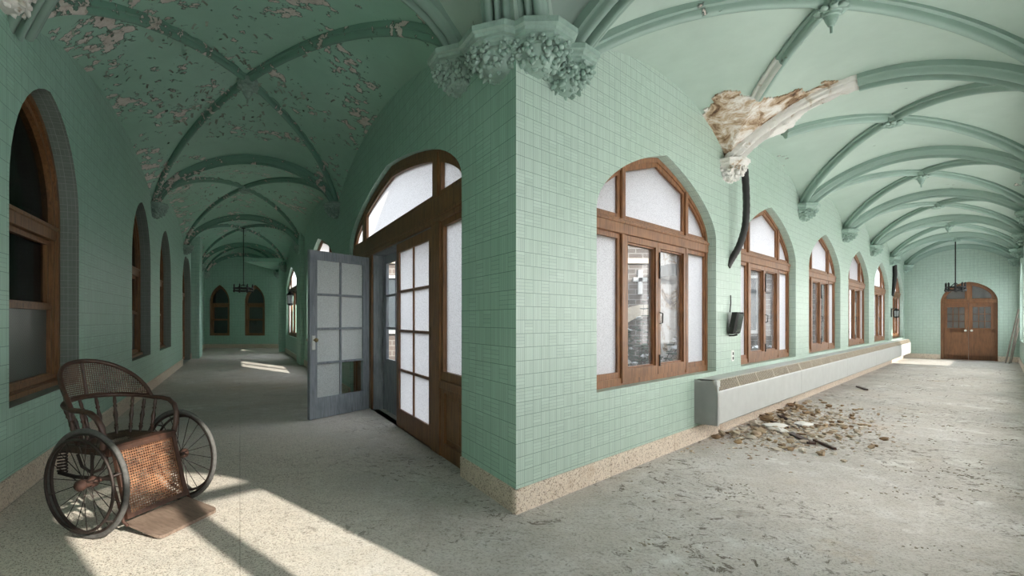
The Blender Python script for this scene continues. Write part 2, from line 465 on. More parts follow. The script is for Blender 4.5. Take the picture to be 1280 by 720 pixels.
M_FROSTD = frosted_mat('pebbled_frosted_glass_door', (0.64, 0.66, 0.68, 1), 70)
M_CLEAR = glass_mat('old_clear_glass', (0.72, 0.75, 0.76, 1), haze=0.16)
M_SUNGL = glass_mat('clear_glass_sunny', haze=0.03, gloss=0.04)
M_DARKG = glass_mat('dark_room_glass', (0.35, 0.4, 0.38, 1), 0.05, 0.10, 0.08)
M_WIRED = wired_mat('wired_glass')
M_FLOOR = floor_mat('dusty_terrazzo')
M_TERR = terrazzo_mat('pink_terrazzo')
M_BRICK = brick_mat('grey_brown_brick')
M_RAD = simple('grey_enamel_sheet_metal', srgb(178, 180, 178), 0.4, 0.0, 0.08, 6, 0.05)
M_RADD = simple('dark_slot_shade', srgb(58, 46, 36), 0.7, 0, 0.3)
M_GRILLE = simple('cream_grille_bars', srgb(178, 166, 148), 0.55, 0, 0.2, 30)
M_BLACK = simple('black_metal', srgb(34, 34, 33), 0.5, 0.3, 0.3)
M_RUBBER = simple('black_rubber_hose', srgb(30, 29, 28), 0.6, 0, 0.3)
M_CHAIRW = wood_mat('old_brown_chair_wood', srgb(68, 45, 35), srgb(34, 22, 17), 0.45)
M_FOOT = wood_mat('worn_grey_brown_board', srgb(122, 104, 92), srgb(84, 68, 58), 0.55, (3, 20, 14))
M_CANE = cane_mat('woven_cane', srgb(140, 98, 70), srgb(84, 54, 38), 0.018)
M_CANED = cane_mat('dark_woven_cane', srgb(104, 80, 64), srgb(60, 42, 32), 0.014)
M_IRON = simple('rusty_dark_iron', srgb(52, 42, 38), 0.6, 0.4, 0.4, 30)
M_TYRE = simple('worn_grey_rubber', srgb(80, 78, 76), 0.8, 0, 0.35, 40)
M_RUST = simple('rust_red_iron', srgb(70, 46, 37), 0.75, 0.2, 0.4, 30)
M_RUBBLE = rubble_mat('rubble')
M_GRIT = broken_mat('brown_grit', 5.0, 0.1, 9)
M_PLASTER = broken_mat('bare_white_plaster', 0, 0.9, 7, 0.07)
M_BROKEN = broken_mat('broken_plaster_and_lath', 2.0, 0.25, 5)
M_WHITE = simple('white_paint', srgb(214, 214, 210), 0.6, 0, 0.1)
M_SNOW = simple('snow', srgb(238, 240, 244), 0.8, 0, 0.05, 3)
M_STONE = simple('pale_stone', srgb(208, 196, 178), 0.85, 0, 0.15)
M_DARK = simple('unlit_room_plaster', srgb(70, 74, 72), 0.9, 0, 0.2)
M_LEAF = simple('evergreen_needles', srgb(66, 84, 66), 0.8, 0, 0.4)
M_BARK = simple('bark', srgb(90, 78, 66), 0.9, 0, 0.3)
M_PALE = broken_mat('peeling_white_pillar_paint', 7.0, 0.8, 4)
M_BRASS = simple('tarnished_brass', srgb(150, 132, 96), 0.4, 0.7, 0.2)
M_PORC = simple('white_porcelain', srgb(226, 224, 216), 0.3, 0, 0.05)
M_STICK = wood_mat('grey_stick_wood', srgb(120, 112, 100), srgb(80, 74, 66))

# ------------------------------------------------------------------ plan
F_PX, CXP, CYP, EYE = 640.0, 560.0, 400.0, 1.4
P0 = V(0.4914, 3.70)
dL = V(-0.37638, 0.92647); dR = V(0.73219, 0.68110)
nL = V(-0.92647, -0.37638)      # from the courtyard-side wall into the left corridor
nR = V(0.68110, -0.73219)       # from the window wall into the right corridor
GW = V(-3.308, 3.7806)          # a point of the left corridor's far wall
WID = 2.85                      # right corridor width
def frame(o, u, n):
    def F(t, d, z): return V(o.x+u.x*t+n.x*d, o.y+u.y*t+n.y*d, z)
    return F
FR = frame(P0, dR, nR)          # window wall of the right corridor
FL = frame(P0, dL, nL)          # courtyard wall of the left corridor
FW = frame(GW, dL, -nL)         # left wall of the left corridor
PO = P0+nR*WID
FO = frame(PO, dR, -nR)         # outer wall of the right corridor
R_END = 22.45
E0 = P0+dR*R_END
FE = frame(E0, nR, -dR)         # end wall, right corridor
Y_END = 25.6
FN = frame(V(0, Y_END), V(1, 0), V(0, -1))   # end wall, left corridor (t = world x)
# where the left wall meets the outer wall, behind the camera
def isect(p, u, q, v):
    den = u.x*v.y-u.y*v.x
    s = ((q.x-p.x)*v.y-(q.y-p.y)*v.x)/den
    return s
tW_O = isect(GW, dL, PO, dR)
OC = GW+dL*tW_O
tO_W = (OC-PO).dot(dR)

# ------------------------------------------------------------------ arches
def tudor(c, hw, sill, spring, rise, n=14, w=0.5):
    """closed outline (t,z): along the sill then over the pointed low arch"""
    pts = [(c-hw, sill), (c+hw, sill)]
    for i in range(2*n+1):
        a = PI*i/(2*n)
        x = math.cos(a); u = abs(x)
        pts.append((c+hw*x, spring+rise*(w*(1-u)+(1-w)*math.sqrt(max(0, 1-u*u)))))
    return pts
def arch_z(x, hw, spring, rise, w=0.5):
    u = min(1, abs(x)/hw)
    return spring+rise*(w*(1-u)+(1-w)*math.sqrt(max(0, 1-u*u)))
def lancet(c, hw, sill, spring, rise, n=10):
    r = (hw*hw+rise*rise)/(2*hw)
    pts = [(c-hw, sill), (c+hw, sill)]
    a1 = math.atan2(rise, r-hw)
    for i in range(n+1):
        a = a1*i/n
        pts.append((c+hw-r+r*math.cos(a), spring+r*math.sin(a)))
    for i in range(1, n+1):
        a = a1*(n-i)/n
        pts.append((c-hw+r-r*math.cos(a), spring+r*math.sin(a)))
    return pts
def lancet_in(c, hw, sill, spring, rise, w):
    k = (hw-w)/hw
    return lancet(c, hw-w, sill+w, spring, rise*k)

# ------------------------------------------------------------------ walls
def make_wall(name, F, t0, t1, z0, z1, holes, depth, mats, label, miter=0.0):
    """mats: [face, back, reveal...]"""
    bm = bmesh.new()
    uv = bm.loops.layers.uv.new('UVMap')
    outer = [(t0, z0), (t1, z0), (t1, z1), (t0, z1)]
    polys = [[V(t, z, 0) for t, z in outer]]+[[V(t, z, 0) for t, z in h][::-1] for h in holes]
    flat = [p for q in polys for p in q]
    tris = tessellate_polygon(polys)
    for d, mi in ((0.0, 0), (-depth, 1)):
        vs = [bm.verts.new(F(p.x+(miter if d < 0 and abs(p.x-t0) < 1e-6 else 0), d, p.y)) for p in flat]
        for tr in tris:
            f = face(bm, [vs[i] for i in tr], mi)
    bm.faces.ensure_lookup_table()
    # uv by world distance along the wall
    O = F(0, 0, 0); U = (F(1, 0, 0)-O)
    for f in bm.faces:
        for l in f.loops:
            q = l.vert.co-O; l[uv].uv = (q.dot(U)+50, l.vert.co.z+10)
    for h in [outer]+list(holes):
        n = len(h)
        acc = 0.0
        for i in range(n):
            a, b = h[i], h[(i+1) % n]
            ln = math.hypot(b[0]-a[0], b[1]-a[1])
            ma, mb = [(miter if h is outer and abs(q_[0]-t0) < 1e-6 else 0) for q_ in (a, b)]
            vs = [bm.verts.new(F(a[0], 0, a[1])), bm.verts.new(F(b[0], 0, b[1])), bm.verts.new(F(b[0]+mb, -depth, b[1])), bm.verts.new(F(a[0]+ma, -depth, a[1]))]
            f = face(bm, vs, 2)
            if f:
                for l, q in zip(f.loops, ((acc, 0), (acc+ln, 0), (acc+ln, depth), (acc, depth))): l[uv].uv = (q[1]+20, q[0]+20)
            acc += ln
    o = obj(name, bm, mats)
    return tag(o, label, 'wall', kind='structure')

RBAY = 3.65
RT = [0.55+RBAY*k for k in range(7)]
RT[6] = R_END
RWC = [0.55+RBAY*k+1.92 for k in range(6)]
RW = dict(hw=1.38, sill=0.77, spring=2.38, rise=0.75, w=0.38)
LT = [0.94, 7.27, 13.6, 19.9, 23.65]
WT = [0.30, 7.15, 13.4, 19.75, 23.55]
DOORC, DOORHW = 3.52, 2.54
DOOR = dict(spring=2.70, rise=0.80)
LW2 = dict(hw=2.35, sill=0.75, spring=2.68, rise=0.80)
LW3 = dict(hw=2.2, sill=0.75, spring=2.68, rise=0.80)
LWALL_END = 20.3

make_wall('wall_window_side', FR, 0, R_END+0.1, -0.06, 4.9, [tudor(c, **RW) for c in RWC], 0.32, [M_TILE, M_BRICK, M_TILE],
          'pale green tiled wall with six arched windows along the right corridor', miter=0.47)
make_wall('wall_courtyard_side', FL, 0.0, LWALL_END, -0.06, 5.4,
          [tudor(DOORC, DOORHW, -0.03, w=0.28, **DOOR), tudor(10.15, **LW2), tudor(17.6, **LW3)], 0.32, [M_TILEL, M_BRICK, M_TILEL],
          'green tiled wall with the big arched doorway beside the open grey door', miter=0.47)
WWIN = [(1.08, 0.92), (5.93, 0.94), (9.12, 0.98)]
holesW = [lancet(c, hw, 0.72, 2.45, 1.08) for c, hw in WWIN]
NICHE = lancet(14.4, 1.45, -0.03, 2.35, 1.1)
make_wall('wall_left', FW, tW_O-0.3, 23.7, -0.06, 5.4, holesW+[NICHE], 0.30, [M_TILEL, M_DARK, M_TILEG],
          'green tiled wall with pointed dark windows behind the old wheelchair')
OWC = [0.55+RBAY*k+1.83 for k in range(6)]
SUNW = (-1.50, 0.72)
holesO = [tudor(c, 1.5, 0.75, 2.45, 0.72) for c in OWC]+[tudor(SUNW[0], SUNW[1], 0.6, 2.6, 0.6), tudor(-3.55, 1.0, 0.5, 2.0, 0.45)]
make_wall('wall_right', FO, tO_W-0.3, R_END+0.1, -0.06, 4.9, holesO, 0.30, [M_TILE, M_BRICK, M_TILE],
          'pale green tiled wall with bright windows at the right edge of the long corridor')
ED_C, ED_HW = 1.665, 0.70
make_wall('wall_end_right', FE, -0.4, WID+0.4, -0.06, 4.9, [tudor(ED_C, ED_HW, -0.03, 2.03, 0.70, w=0.12)], 0.3, [M_TILE, M_BRICK, M_TILE],
          'green end wall around the arched brown double door at the right corridor end')
NW = [(-11.42, 0.50), (-9.66, 0.50)]
holesN = [lancet(c, hw, 0.62, 2.3, 0.86) for c, hw in NW]+[lancet(-8.05, 0.42, -0.03, 2.3, 0.8)]
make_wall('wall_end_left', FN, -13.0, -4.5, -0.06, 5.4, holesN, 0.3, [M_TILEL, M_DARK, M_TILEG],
          'green far wall with two dark pointed windows at the left corridor end')
# return walls of the room beyond the end of the courtyard wall
pE = FL(LWALL_END, 0, 0)
FS = frame(V(-4.9, pE.y-0.5), V(0, 1), V(-1, 0))
make_wall('wall_passage_header', FL, LWALL_END, 23.9, 3.6, 5.4, [], 0.2, [M_TILEL, M_TILEL, M_TILEL], 'green wall above the side passage at the far left end')
make_wall('wall_side_passage', FS, 0, Y_END-pE.y+0.8, -0.06, 5.4, [tudor(2.4, 1.0, 0.7, 2.4, 0.6)], 0.2, [M_TILEL, M_DARK, M_TILEL], 'green wall of the side passage past the left corridor')
FS2 = frame(V(pE.x, pE.y+0.25), V(1, 0), V(0, 1))
make_wall('wall_passage_return', FS2, -0.3, 2.6, -0.06, 5.4, [], 0.2, [M_TILEL, M_TILEL, M_TILEL], 'green return wall behind the courtyard wall corner')

# dark rooms behind the left wall and the far end
def shell(name, pts, z0, z1, mat, label):
    bm = bmesh.new()
    a = [bm.verts.new((x, y, z0)) for x, y in pts]; b = [bm.verts.new((x, y, z1)) for x, y in pts]
    face(bm, a[::-1]); face(bm, b)
    for i in range(len(pts)-1): face(bm, [a[i], a[i+1], b[i+1], b[i]])
    o = obj(name, bm, mat); return tag(o, label, 'wall', kind='structure')
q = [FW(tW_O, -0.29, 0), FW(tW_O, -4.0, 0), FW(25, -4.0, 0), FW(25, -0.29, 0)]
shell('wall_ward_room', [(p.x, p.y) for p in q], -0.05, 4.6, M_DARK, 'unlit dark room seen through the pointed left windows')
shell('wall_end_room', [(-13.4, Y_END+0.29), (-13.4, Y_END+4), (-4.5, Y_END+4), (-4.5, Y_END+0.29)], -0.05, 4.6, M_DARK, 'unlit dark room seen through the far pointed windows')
q = [FE(-0.6, -0.29, 0), FE(-0.6, -3, 0), FE(WID+0.6, -3, 0), FE(WID+0.6, -0.29, 0)]
shell('wall_stair_hall', [(p.x, p.y) for p in q], -0.05, 4.6, M_WHITE, 'pale hall behind the panes of the brown double door')

# ------------------------------------------------------------------ floor and grounds
bm = bmesh.new()
fl = [FO(tO_W, 0, 0), FO(R_END, 0, 0), FR(R_END, 0, 0), FR(0, 0, 0), FL(0.95, 0, 0), FL(0.95, -0.9, 0), FL(6.1, -0.9, 0), FL(6.1, 0, 0), FL(LWALL_END, 0, 0), V(pE.x, pE.y+0.3), V(-4.9, pE.y+0.3), V(-4.9, Y_END), FW(23.6, 0, 0), FW(tW_O, 0, 0)]
face(bm, [bm.verts.new((p.x, p.y, 0)) for p in fl])
bmesh.ops.triangulate(bm, faces=bm.faces[:])
tag(obj('floor', bm, M_FLOOR), 'dusty speckled terrazzo floor of both corridors', 'floor', kind='structure')
bm = bmesh.new()
add_box(bm, -60, 60, -50, 70, -0.4, -0.10)
tag(obj('ground_outside', bm, M_SNOW), 'snowy ground outside the windows', 'ground', kind='structure')

# ------------------------------------------------------------------ baseboards
def baseboard(name, F, spans, h, label, dp=0.018):
    bm = bmesh.new()
    for a, b in spans:
        n = max(1, int((b-a)/1.3))
        for i in range(n):
            t0 = a+(b-a)*i/n; t1 = a+(b-a)*(i+1)/n
            board(bm, F, t0, t1-0.003, -0.01, h, -0.02, dp, ch=0.006)
    return tag(obj(name, bm, M_TERR), label, 'baseboard', kind='structure')
baseboard('baseboard_window_side', FR, [(-0.018, R_END)], 0.175, 'pink terrazzo baseboard under the radiator covers')
baseboard('baseboard_courtyard_side', FL, [(-0.018, DOORC-DOORHW), (DOORC+DOORHW, LWALL_END)], 0.175, 'terrazzo baseboard of the green wall beside the doorway')
baseboard('baseboard_left', FW, [(tW_O, 14.4-1.45), (14.4+1.45, 23.55)], 0.2, 'terrazzo baseboard behind the wheelchair')
baseboard('baseboard_right', FO, [(tO_W, R_END)], 0.175, 'terrazzo baseboard of the outer right wall')
baseboard('baseboard_end_right', FE, [(0, ED_C-ED_HW), (ED_C+ED_HW, WID)], 0.175, 'terrazzo baseboard beside the brown double door')
baseboard('baseboard_end_left', FN, [(-12.2, -8.47), (-7.63, -4.9)], 0.2, 'terrazzo baseboard of the far left end wall')

# piers on both sides of the left corridor
def pier(name, F, t0, t1, dp, label):
    bm = bmesh.new()
    uv = bm.loops.layers.uv.new('UVMap')
    board(bm, F, t0, t1, 0.0, 4.9, -0.01, dp, ch=0.03)
    O = F(0, 0, 0); U = F(1, 0, 0)-O; W_ = F(0, 1, 0)-O
    for f in bm.faces:
        for l in f.loops:
            q = l.vert.co-O; l[uv].uv = (q.dot(U)+q.dot(W_)+30, l.vert.co.z+10)
    return tag(obj(name, bm, M_TILEL), label, 'pier', kind='structure')
pier('pillar_left', FW, 15.9, 17.1, 0.30, 'green tiled pier on the left wall past the last niche')
pier('pillar_courtyard_side', FL, 13.1, 14.1, 0.14, 'green tiled pier between the courtyard windows of the left corridor')

# ------------------------------------------------------------------ vaults
def arc(B, p=0.65): return max(0.0, 1-B*B)**p
class Vault:
    def __init__(s, A0, A1, B0, B1, spring, rf, rg, rd, pf=0.65, pd=0.65, pg=0.65):
        s.pf, s.pd, s.pg = pf, pd, pg
        s.A0, s.A1, s.B0, s.B1 = A0, A1, B0, B1   # b=0 side start/end, b=1 side start/end
        s.s, s.rf, s.rg, s.rd = spring, rf, rg, rd
    def xy(s, a, b):
        p = s.A0.lerp(s.A1, a); q = s.B0.lerp(s.B1, a); return p.lerp(q, b)
    def z(s, a, b):
        A, B = abs(2*a-1), abs(2*b-1)
        if B >= A:
            g = s.s+s.rd*arc(A, s.pd); w = s.s+s.rg*arc(A, s.pg)
            k = 0 if A > 0.9999 else (B-A)/(1-A)
        else:
            g = s.s+s.rd*arc(B, s.pd); w = s.s+s.rf*arc(B, s.pf)
            k = (A-B)/(1-B)
        return g+(w-g)*k
    def p(s, a, b, dz=0.0):
        v = s.xy(a, b); return V(v.x, v.y, s.z(a, b)+dz)
def vault_mesh(name, vaults, mat, label, n=28):
    bm = bmesh.new()
    for v in vaults:
        # denser near the edges where the curve is steep
        ks = [0.5-0.5*math.cos(PI*i/n) for i in range(n+1)]
        g = [[bm.verts.new(v.p(a, b)) for b in ks] for a in ks]
        for i in range(n):
            for j in range(n):
                face(bm, [g[i][j], g[i+1][j], g[i+1][j+1], g[i][j+1]])
    bmesh.ops.remove_doubles(bm, verts=bm.verts[:], dist=0.0008)
    return tag(obj(name, bm, mat, smooth=25), label, 'ceiling', kind='structure')
RS, RF, RG, RD = 3.40, 0.64, 0.55, 0.70
RV = []
for k in range(6):
    a, b = RT[k], RT[k+1]
    RV.append(Vault(FR(a, 0, 0), FR(b, 0, 0), FR(a, WID, 0), FR(b, WID, 0), RS, RF, RG, RD, 0.9, 0.8))
LS, LF, LG, LD = 3.74, 0.98, 0.62, 1.15
LV = []
for k in range(4):
    LV.append(Vault(FL(LT[k], 0, 0), FL(LT[k+1], 0, 0), FW(WT[k], 0, 0), FW(WT[k+1], 0, 0), LS, LF, LG, LD, 0.65, 0.65, 0.85))
vault_mesh('ceiling', RV, M_VAULTR, 'smooth pale green groin vault over the right corridor')
vault_mesh('ceiling', LV, M_VAULTL, 'peeling green groin vault over the left corridor')
# ceiling of the side passage and of the corner bay
bm = bmesh.new(); add_box(bm, pE.x-1.6, -4.6, pE.y-0.6, Y_END+0.2, 3.9, 4.05)
tag(obj('ceiling', bm, M_VAULTL), 'flat green ceiling of the side passage', 'ceiling', kind='structure')
CC = V(-0.05, 2.1)
bnd = []
def lift(p, z): bnd.append(V(p.x, p.y, z))
n = 14
for i in range(n+1):
    b = 1-i/n; p = LV[0].xy(0, b); lift(p, LV[0].z(0, b))
for t in (0.6, 0.3): lift(FL(t, 0, 0), LS-(LS-3.5)*(0.94-t)/0.94)
lift(P0, 3.5)
lift(FR(0.28, 0, 0), 3.45)
for i in range(n+1):
    b = i/n; p = RV[0].xy(0, b); lift(p, RV[0].z(0, b))
m_ = 10
for i in range(1, m_+1):
    t = RT[0]+(tO_W-RT[0])*i/m_; lift(FO(t, 0, 0), RS+0.6*arc(2*i/m_-1))
for i in range(1, m_):
    t = tW_O+(WT[0]-tW_O)*i/m_; lift(FW(t, 0, 0), RS+(LS-RS)*i/m_+0.7*arc(2*i/m_-1))
bm = bmesh.new()
K = 12; ZC = 4.75
rings = []
for k in range(1, K+1):
    r = k/K
    rings.append([bm.verts.new(V(CC.x+(p.x-CC.x)*r, CC.y+(p.y-CC.y)*r, ZC-(ZC-p.z)*(r**2.2))) for p in bnd])
c0 = bm.verts.new(V(CC.x, CC.y, ZC))
nb = len(bnd)
for i in range(nb): face(bm, [c0, rings[0][i], rings[0][(i+1) % nb]])
for a, b in zip(rings[:-1], rings[1:]):
    for i in range(nb): face(bm, [a[i], b[i], b[(i+1) % nb], a[(i+1) % nb]])
tag(obj('ceiling', bm, M_VAULTR, smooth=30), 'dark green vault over the corner where both corridors meet', 'ceiling', kind='structure')

# ------------------------------------------------------------------ ribs
def roll_profile(w, h, double=False):
    """open moulded profile, x across, y downwards"""
    pts = [(-w, -0.03), (-w, h*0.30), (-w*0.86, h*0.36)]
    if double:
        for a in range(0, 181, 30): pts.append((-w*0.52-w*0.30*math.cos(math.radians(a)), h*0.42+h*0.34*math.sin(math.radians(a))))
        pts.append((-w*0.16, h*0.45)); pts.append((-w*0.14, h*0.72))
        for a in range(30, 151, 30): pts.append((-w*0.16*math.cos(math.radians(a)), h*0.80+h*0.20*math.sin(math.radians(a))))
        pts.append((w*0.14, h*0.72)); pts.append((w*0.16, h*0.45))
        for a in range(0, 181, 30): pts.append((w*0.52-w*0.30*math.cos(math.radians(a)), h*0.42+h*0.34*math.sin(math.radians(a))))
    else:
        pts.append((-w*0.62, h*0.40))
        for a in range(0, 181, 22): pts.append((-w*0.58*math.cos(math.radians(a)), h*0.52+h*0.48*math.sin(math.radians(a))))
        pts.append((w*0.62, h*0.40))
    pts += [(w*0.86, h*0.36), (w, h*0.30), (w, -0.03)]
    return pts
def sweep(bm, path, prof, side, jag=None):
    rings = []
    n = len(path)
    for i, p in enumerate(path):
        T = path[min(i+1, n-1)]-path[max(i-1, 0)]; T.normalize()
        up = side.cross(T).normalized()
        if up.z < 0: up = -up
        rr = []
        for j, (x, y) in enumerate(prof):
            jj = jag(i, j) if jag else 0.0
            rr.append(bm.verts.new(p+side*(x*(1+jj))-up*(y*(1+jj*1.2))))
        rings.append(rr)
    m = len(prof)
    for a, b in zip(rings[:-1], rings[1:]):
        for j in range(m-1): face(bm, [a[j], a[j+1], b[j+1], b[j]])
    face(bm, rings[0]); face(bm, rings[-1][::-1])
TRIM_N = [0]
def trim_name():
    TRIM_N[0] += 1; return 'trim_%d' % TRIM_N[0]
P_T = roll_profile(0.125, 0.15, True)
P_D = roll_profile(0.068, 0.10)
def rib(path, prof, mat, label, jag=None):
    bm = bmesh.new()
    s = path[-1]-path[0]; s.z = 0
    side = V(-s.y, s.x, 0).normalized()
    sweep(bm, path, prof, side, jag)
    return tag(obj(trim_name(), bm, mat, smooth=45), label, 'vault rib', kind='structure')
def bs(n, a=0.0, b=1.0):
    t0 = math.acos(1-2*a); t1 = math.acos(1-2*b)
    return [0.5-0.5*math.cos(t0+(t1-t0)*i/n) for i in range(n+1)]
order = ['first', 'second', 'third', 'fourth', 'fifth', 'sixth', 'seventh']
for k in range(7):
    v = RV[min(k, 5)]; a = 0 if k < 6 else 1
    if k == 1:
        rib([v.p(a, b) for b in bs(24, 0.47, 1.0)], P_T, M_TRIM, 'green moulded rib still whole right of the bare broken stretch')
    else:
        rib([v.p(a, b) for b in bs(36)], P_T, M_TRIM, ('green moulded cross rib at the corner end of the right vault', '', 'green moulded cross rib just past the broken rib', 'third cross rib past the broken rib, right vault', 'fourth cross rib past the broken rib, right vault',
             'fifth cross rib past the broken rib, right vault', 'cross rib against the end wall above the brown double door')[k])
for k in range(6):
    v = RV[k]
    where = ('nearest bay, ahead of the broken rib', 'bay just past the broken rib', 'second bay past the broken rib', 'third bay past the broken rib', 'fourth bay past the broken rib', 'last bay before the brown door')[k]
    rib([v.p(b, b) for b in bs(36, 0.17 if k == 1 else 0.0)], P_D, M_TRIM, 'slim green diagonal rib, window side to right, ' + where)
    rib([v.p(b, 1-b) for b in bs(36, 0.0, 0.80 if k == 0 else 1.0)], P_D, M_TRIM, 'slim green diagonal rib, right side to windows, ' + where)
for k in range(5):
    v = LV[min(k, 3)]; a = 0 if k < 4 else 1
    rib([v.p(a, b) for b in bs(36)], P_T, M_TRIM if k == 0 else M_TRIML, ('dark green cross rib of the left vault beside the corner', 'flaking cross rib above the open grey door', 'flaking cross rib second from the corner, left vault', 'flaking cross rib near the far chandelier', 'cross rib against the far left end wall')[k])
for k in range(4):
    v = LV[k]
    where = ('above the wheelchair', 'above the open grey door', 'third bay of the left vault', 'last bay of the left vault')[k]
    rib([v.p(b, b) for b in bs(36)], P_D, M_TRIML, 'flaking diagonal rib from the courtyard wall, ' + where)
    rib([v.p(b, 1-b) for b in bs(36)], P_D, M_TRIML, 'flaking diagonal rib from the left wall, ' + where)
# corner ribs
def cz(r, zb): return ZC-0.02-(ZC-zb)*(r**2.2)
def corner_rib(p, zb, label):
    path = []
    for i in range(21):
        r = 1-i/20*0.98
        path.append(V(CC.x+(p.x-CC.x)*r, CC.y+(p.y-CC.y)*r, cz(r, zb)))
    rib(path, P_T, M_TRIM, label)
corner_rib(FL(0.22, 0, 0), 3.52, 'dark corner vault rib rising from the left big capital')
corner_rib(FR(0.22, 0, 0), 3.50, 'dark corner vault rib rising from the right big capital')
corner_rib(FO(RT[0], 0, 0), RS, 'corner vault rib towards the right outer wall')
corner_rib(FW(WT[0], 0, 0), LS, 'corner vault rib towards the left wall')
corner_rib(OC, RS, 'corner vault rib towards the back corner')

half = [(0.006, 0.06)]+[(x*1.06, y*1.05) for x, y in P_D if x > 0.004]
rib([RV[0].p(b, 1-b) for b in bs(10, 0.68, 0.80)], half, M_PLASTER, 'white stripped edge of the diagonal rib above the torn plaster')
# the stripped rib with its torn plaster
rj = random.Random(5)
jt = [[rj.uniform(-0.22, 0.12) for _ in range(40)] for _ in range(60)]
v = RV[1]
bm = bmesh.new()
path = [v.p(0, b) for b in bs(34, 0.0, 0.475)]
s = (v.p(0, 1)-v.p(0, 0)); s.z = 0
sweep(bm, path, roll_profile(0.115, 0.13, True), V(-s.y, s.x, 0).normalized(), lambda i, j: jt[i][j]*(0.5 if i < 30 else 1.0))
tag(obj(trim_name(), bm, M_PLASTER, smooth=50), 'broken rib stripped to bare white plaster above the black hose', 'vault rib', kind='structure')
def torn(name, vt, inside, mat, label, a0, a1, b0, b1, n=46, off=0.012, cat='plaster damage'):
    """a ragged layer of torn plaster just under the vault"""
    bm = bmesh.new()
    g = {}
    rr = random.Random(3)
    for i in range(n+1):
        for j in range(n+1):
            a = a0+(a1-a0)*i/n; b = b0+(b1-b0)*j/n
            a_, b_ = max(0, a), max(0.0, b)
            vv = vt
            g[i, j] = (vv(a_, b_) + V(0, 0, -off-rr.uniform(0, 0.008)), inside(a, b, rr.uniform(-1, 1)))
    vs = {}
    for i in range(n):
        for j in range(n):
            c = [(i, j), (i+1, j), (i+1, j+1), (i, j+1)]
            if sum(g[q][1] for q in c) < 3: continue
            face(bm, [vs.setdefault(q, bm.verts.new(g[q][0])) if q in vs else vs.setdefault(q, bm.verts.new(g[q][0])) for q in c])
    # give the layer an edge
    ex = bmesh.ops.extrude_face_region(bm, geom=bm.faces[:])
    for e in ex['geom']:
        if isinstance(e, bmesh.types.BMVert): e.co.z += off+0.005
    return tag(obj(name, bm, mat), label, cat, kind='structure')
def wob(x, y): return math.sin(x*23+1.3)*0.5+math.sin(y*31+x*11)*0.35+math.sin(x*57+y*43)*0.25
# side of the near bay (a near 1 of bay 0) and far bay (a near 0 of bay 1)
def in_near(a, b, r):
    d = (1-a)*RBAY; x = b*WID
    lim = 0.66*math.exp(-((x-0.30)/0.34)**2)+0.30*max(0, 1-x/1.35)+0.14+0.08*wob(x, d)+0.012*r
    return d < lim and x < 1.32
def in_far(a, b, r):
    d = a*RBAY; x = b*WID
    lim = 0.46*math.exp(-((x-0.50)/0.26)**2)+0.16*max(0, 1-x/1.2)+0.12+0.07*wob(x, d)+0.012*r
    return d < lim and x < 1.25
torn(trim_name(), lambda a, b: RV[0].p(min(1, a), b), in_near, M_BROKEN, 'torn brown and white plaster on the near side of the broken rib', 0.72, 1.0, 0.0, 0.5, n=64)
torn(trim_name(), lambda a, b: RV[1].p(a, b), in_far, M_PLASTER, 'torn white plaster on the far side of the broken rib', 0.0, 0.20, 0.0, 0.48, n=64)

# ------------------------------------------------------------------ capitals
def capital_meshes(R=0.25, seed=1):
    """half octagonal carved corbel; local z=0 is the top of the abacus"""
    rr = random.Random(seed)
    a0 = PI/8
    ab = bmesh.new()
    add_lathe(ab, [(R*0.72, -0.140), (R*0.82, -0.140), (R*0.82, -0.115), (R*0.90, -0.098), (R*0.90, -0.084), (R*0.98, -0.078), (R*1.00, -0.056), (R*1.09, -0.044), (R*1.09, -0.004), (R*1.05, 0.0)], 8, None, 0, a0)
    be = bmesh.new()
    add_lathe(be, [(R*0.22, -0.275), (R*0.34, -0.268), (R*0.42, -0.25), (R*0.46, -0.235), (R*0.54, -0.20), (R*0.64, -0.15), (R*0.70, -0.12), (R*0.6, -0.115)], 16)
    le = bmesh.new()
    for row, (zz, rad, cnt, sz) in enumerate(((-0.262, R*0.26, 6, 0.036), (-0.232, R*0.46, 9, 0.046), (-0.178, R*0.64, 11, 0.048), (-0.138, R*0.82, 14, 0.034))):
        for k in range(cnt):
            ang = 2*PI*(k+0.5*row)/cnt+rr.uniform(-0.1, 0.1)
            M = Matrix.Rotation(ang, 4, 'Z')
            T = Matrix.Rotation(-0.55+rr.uniform(-0.2, 0.2), 4, 'Y')
            MT = M @ T
            # a leaf: swelling body, curled tip and two side lobes
            add_blob(le, M @ V(rad, 0, zz), sz*0.5, sz*0.62, sz*0.95, rr.random()*99, 0.2, 2, MT)
            add_blob(le, M @ V(rad+sz*0.75, rr.uniform(-.3, .3)*sz, zz+sz*0.55), sz*0.45, sz*0.5, sz*0.38, rr.random()*99, 0.09, 2, MT)
            for sgn in (-1, 1):
                add_blob(le, M @ V(rad+sz*0.3, sgn*sz*0.62, zz+sz*0.12), sz*0.38, sz*0.3, sz*0.5, rr.random()*99, 0.09, 2, MT)
    return ab, be, le
def build_capital(mat, R=0.25, seed=1):
    root = empty('capital')
    ab, be, le = capital_meshes(R, seed)
    obj('abacus', ab, mat, root); obj('bell', be, mat, root, smooth=50); obj('carved_leaves', le, mat, root, smooth=60)
    return root
cap0 = build_capital(M_CAP)
capW = build_capital(M_PLASTER, 0.25, 4)
capB = build_capital(M_CAP, 0.285, 9)
used = set()
def put_cap(proto, p, z, label, rot=0.0, s=1.0, group=None):
    if proto in used: o = copy_tree(proto)
    else: o = proto; used.add(proto)
    o.location = (p.x, p.y, z); o.rotation_euler = (0, 0, rot); o.scale = (s, s, s)
    return tag(o, label, 'capital', group, kind='structure')
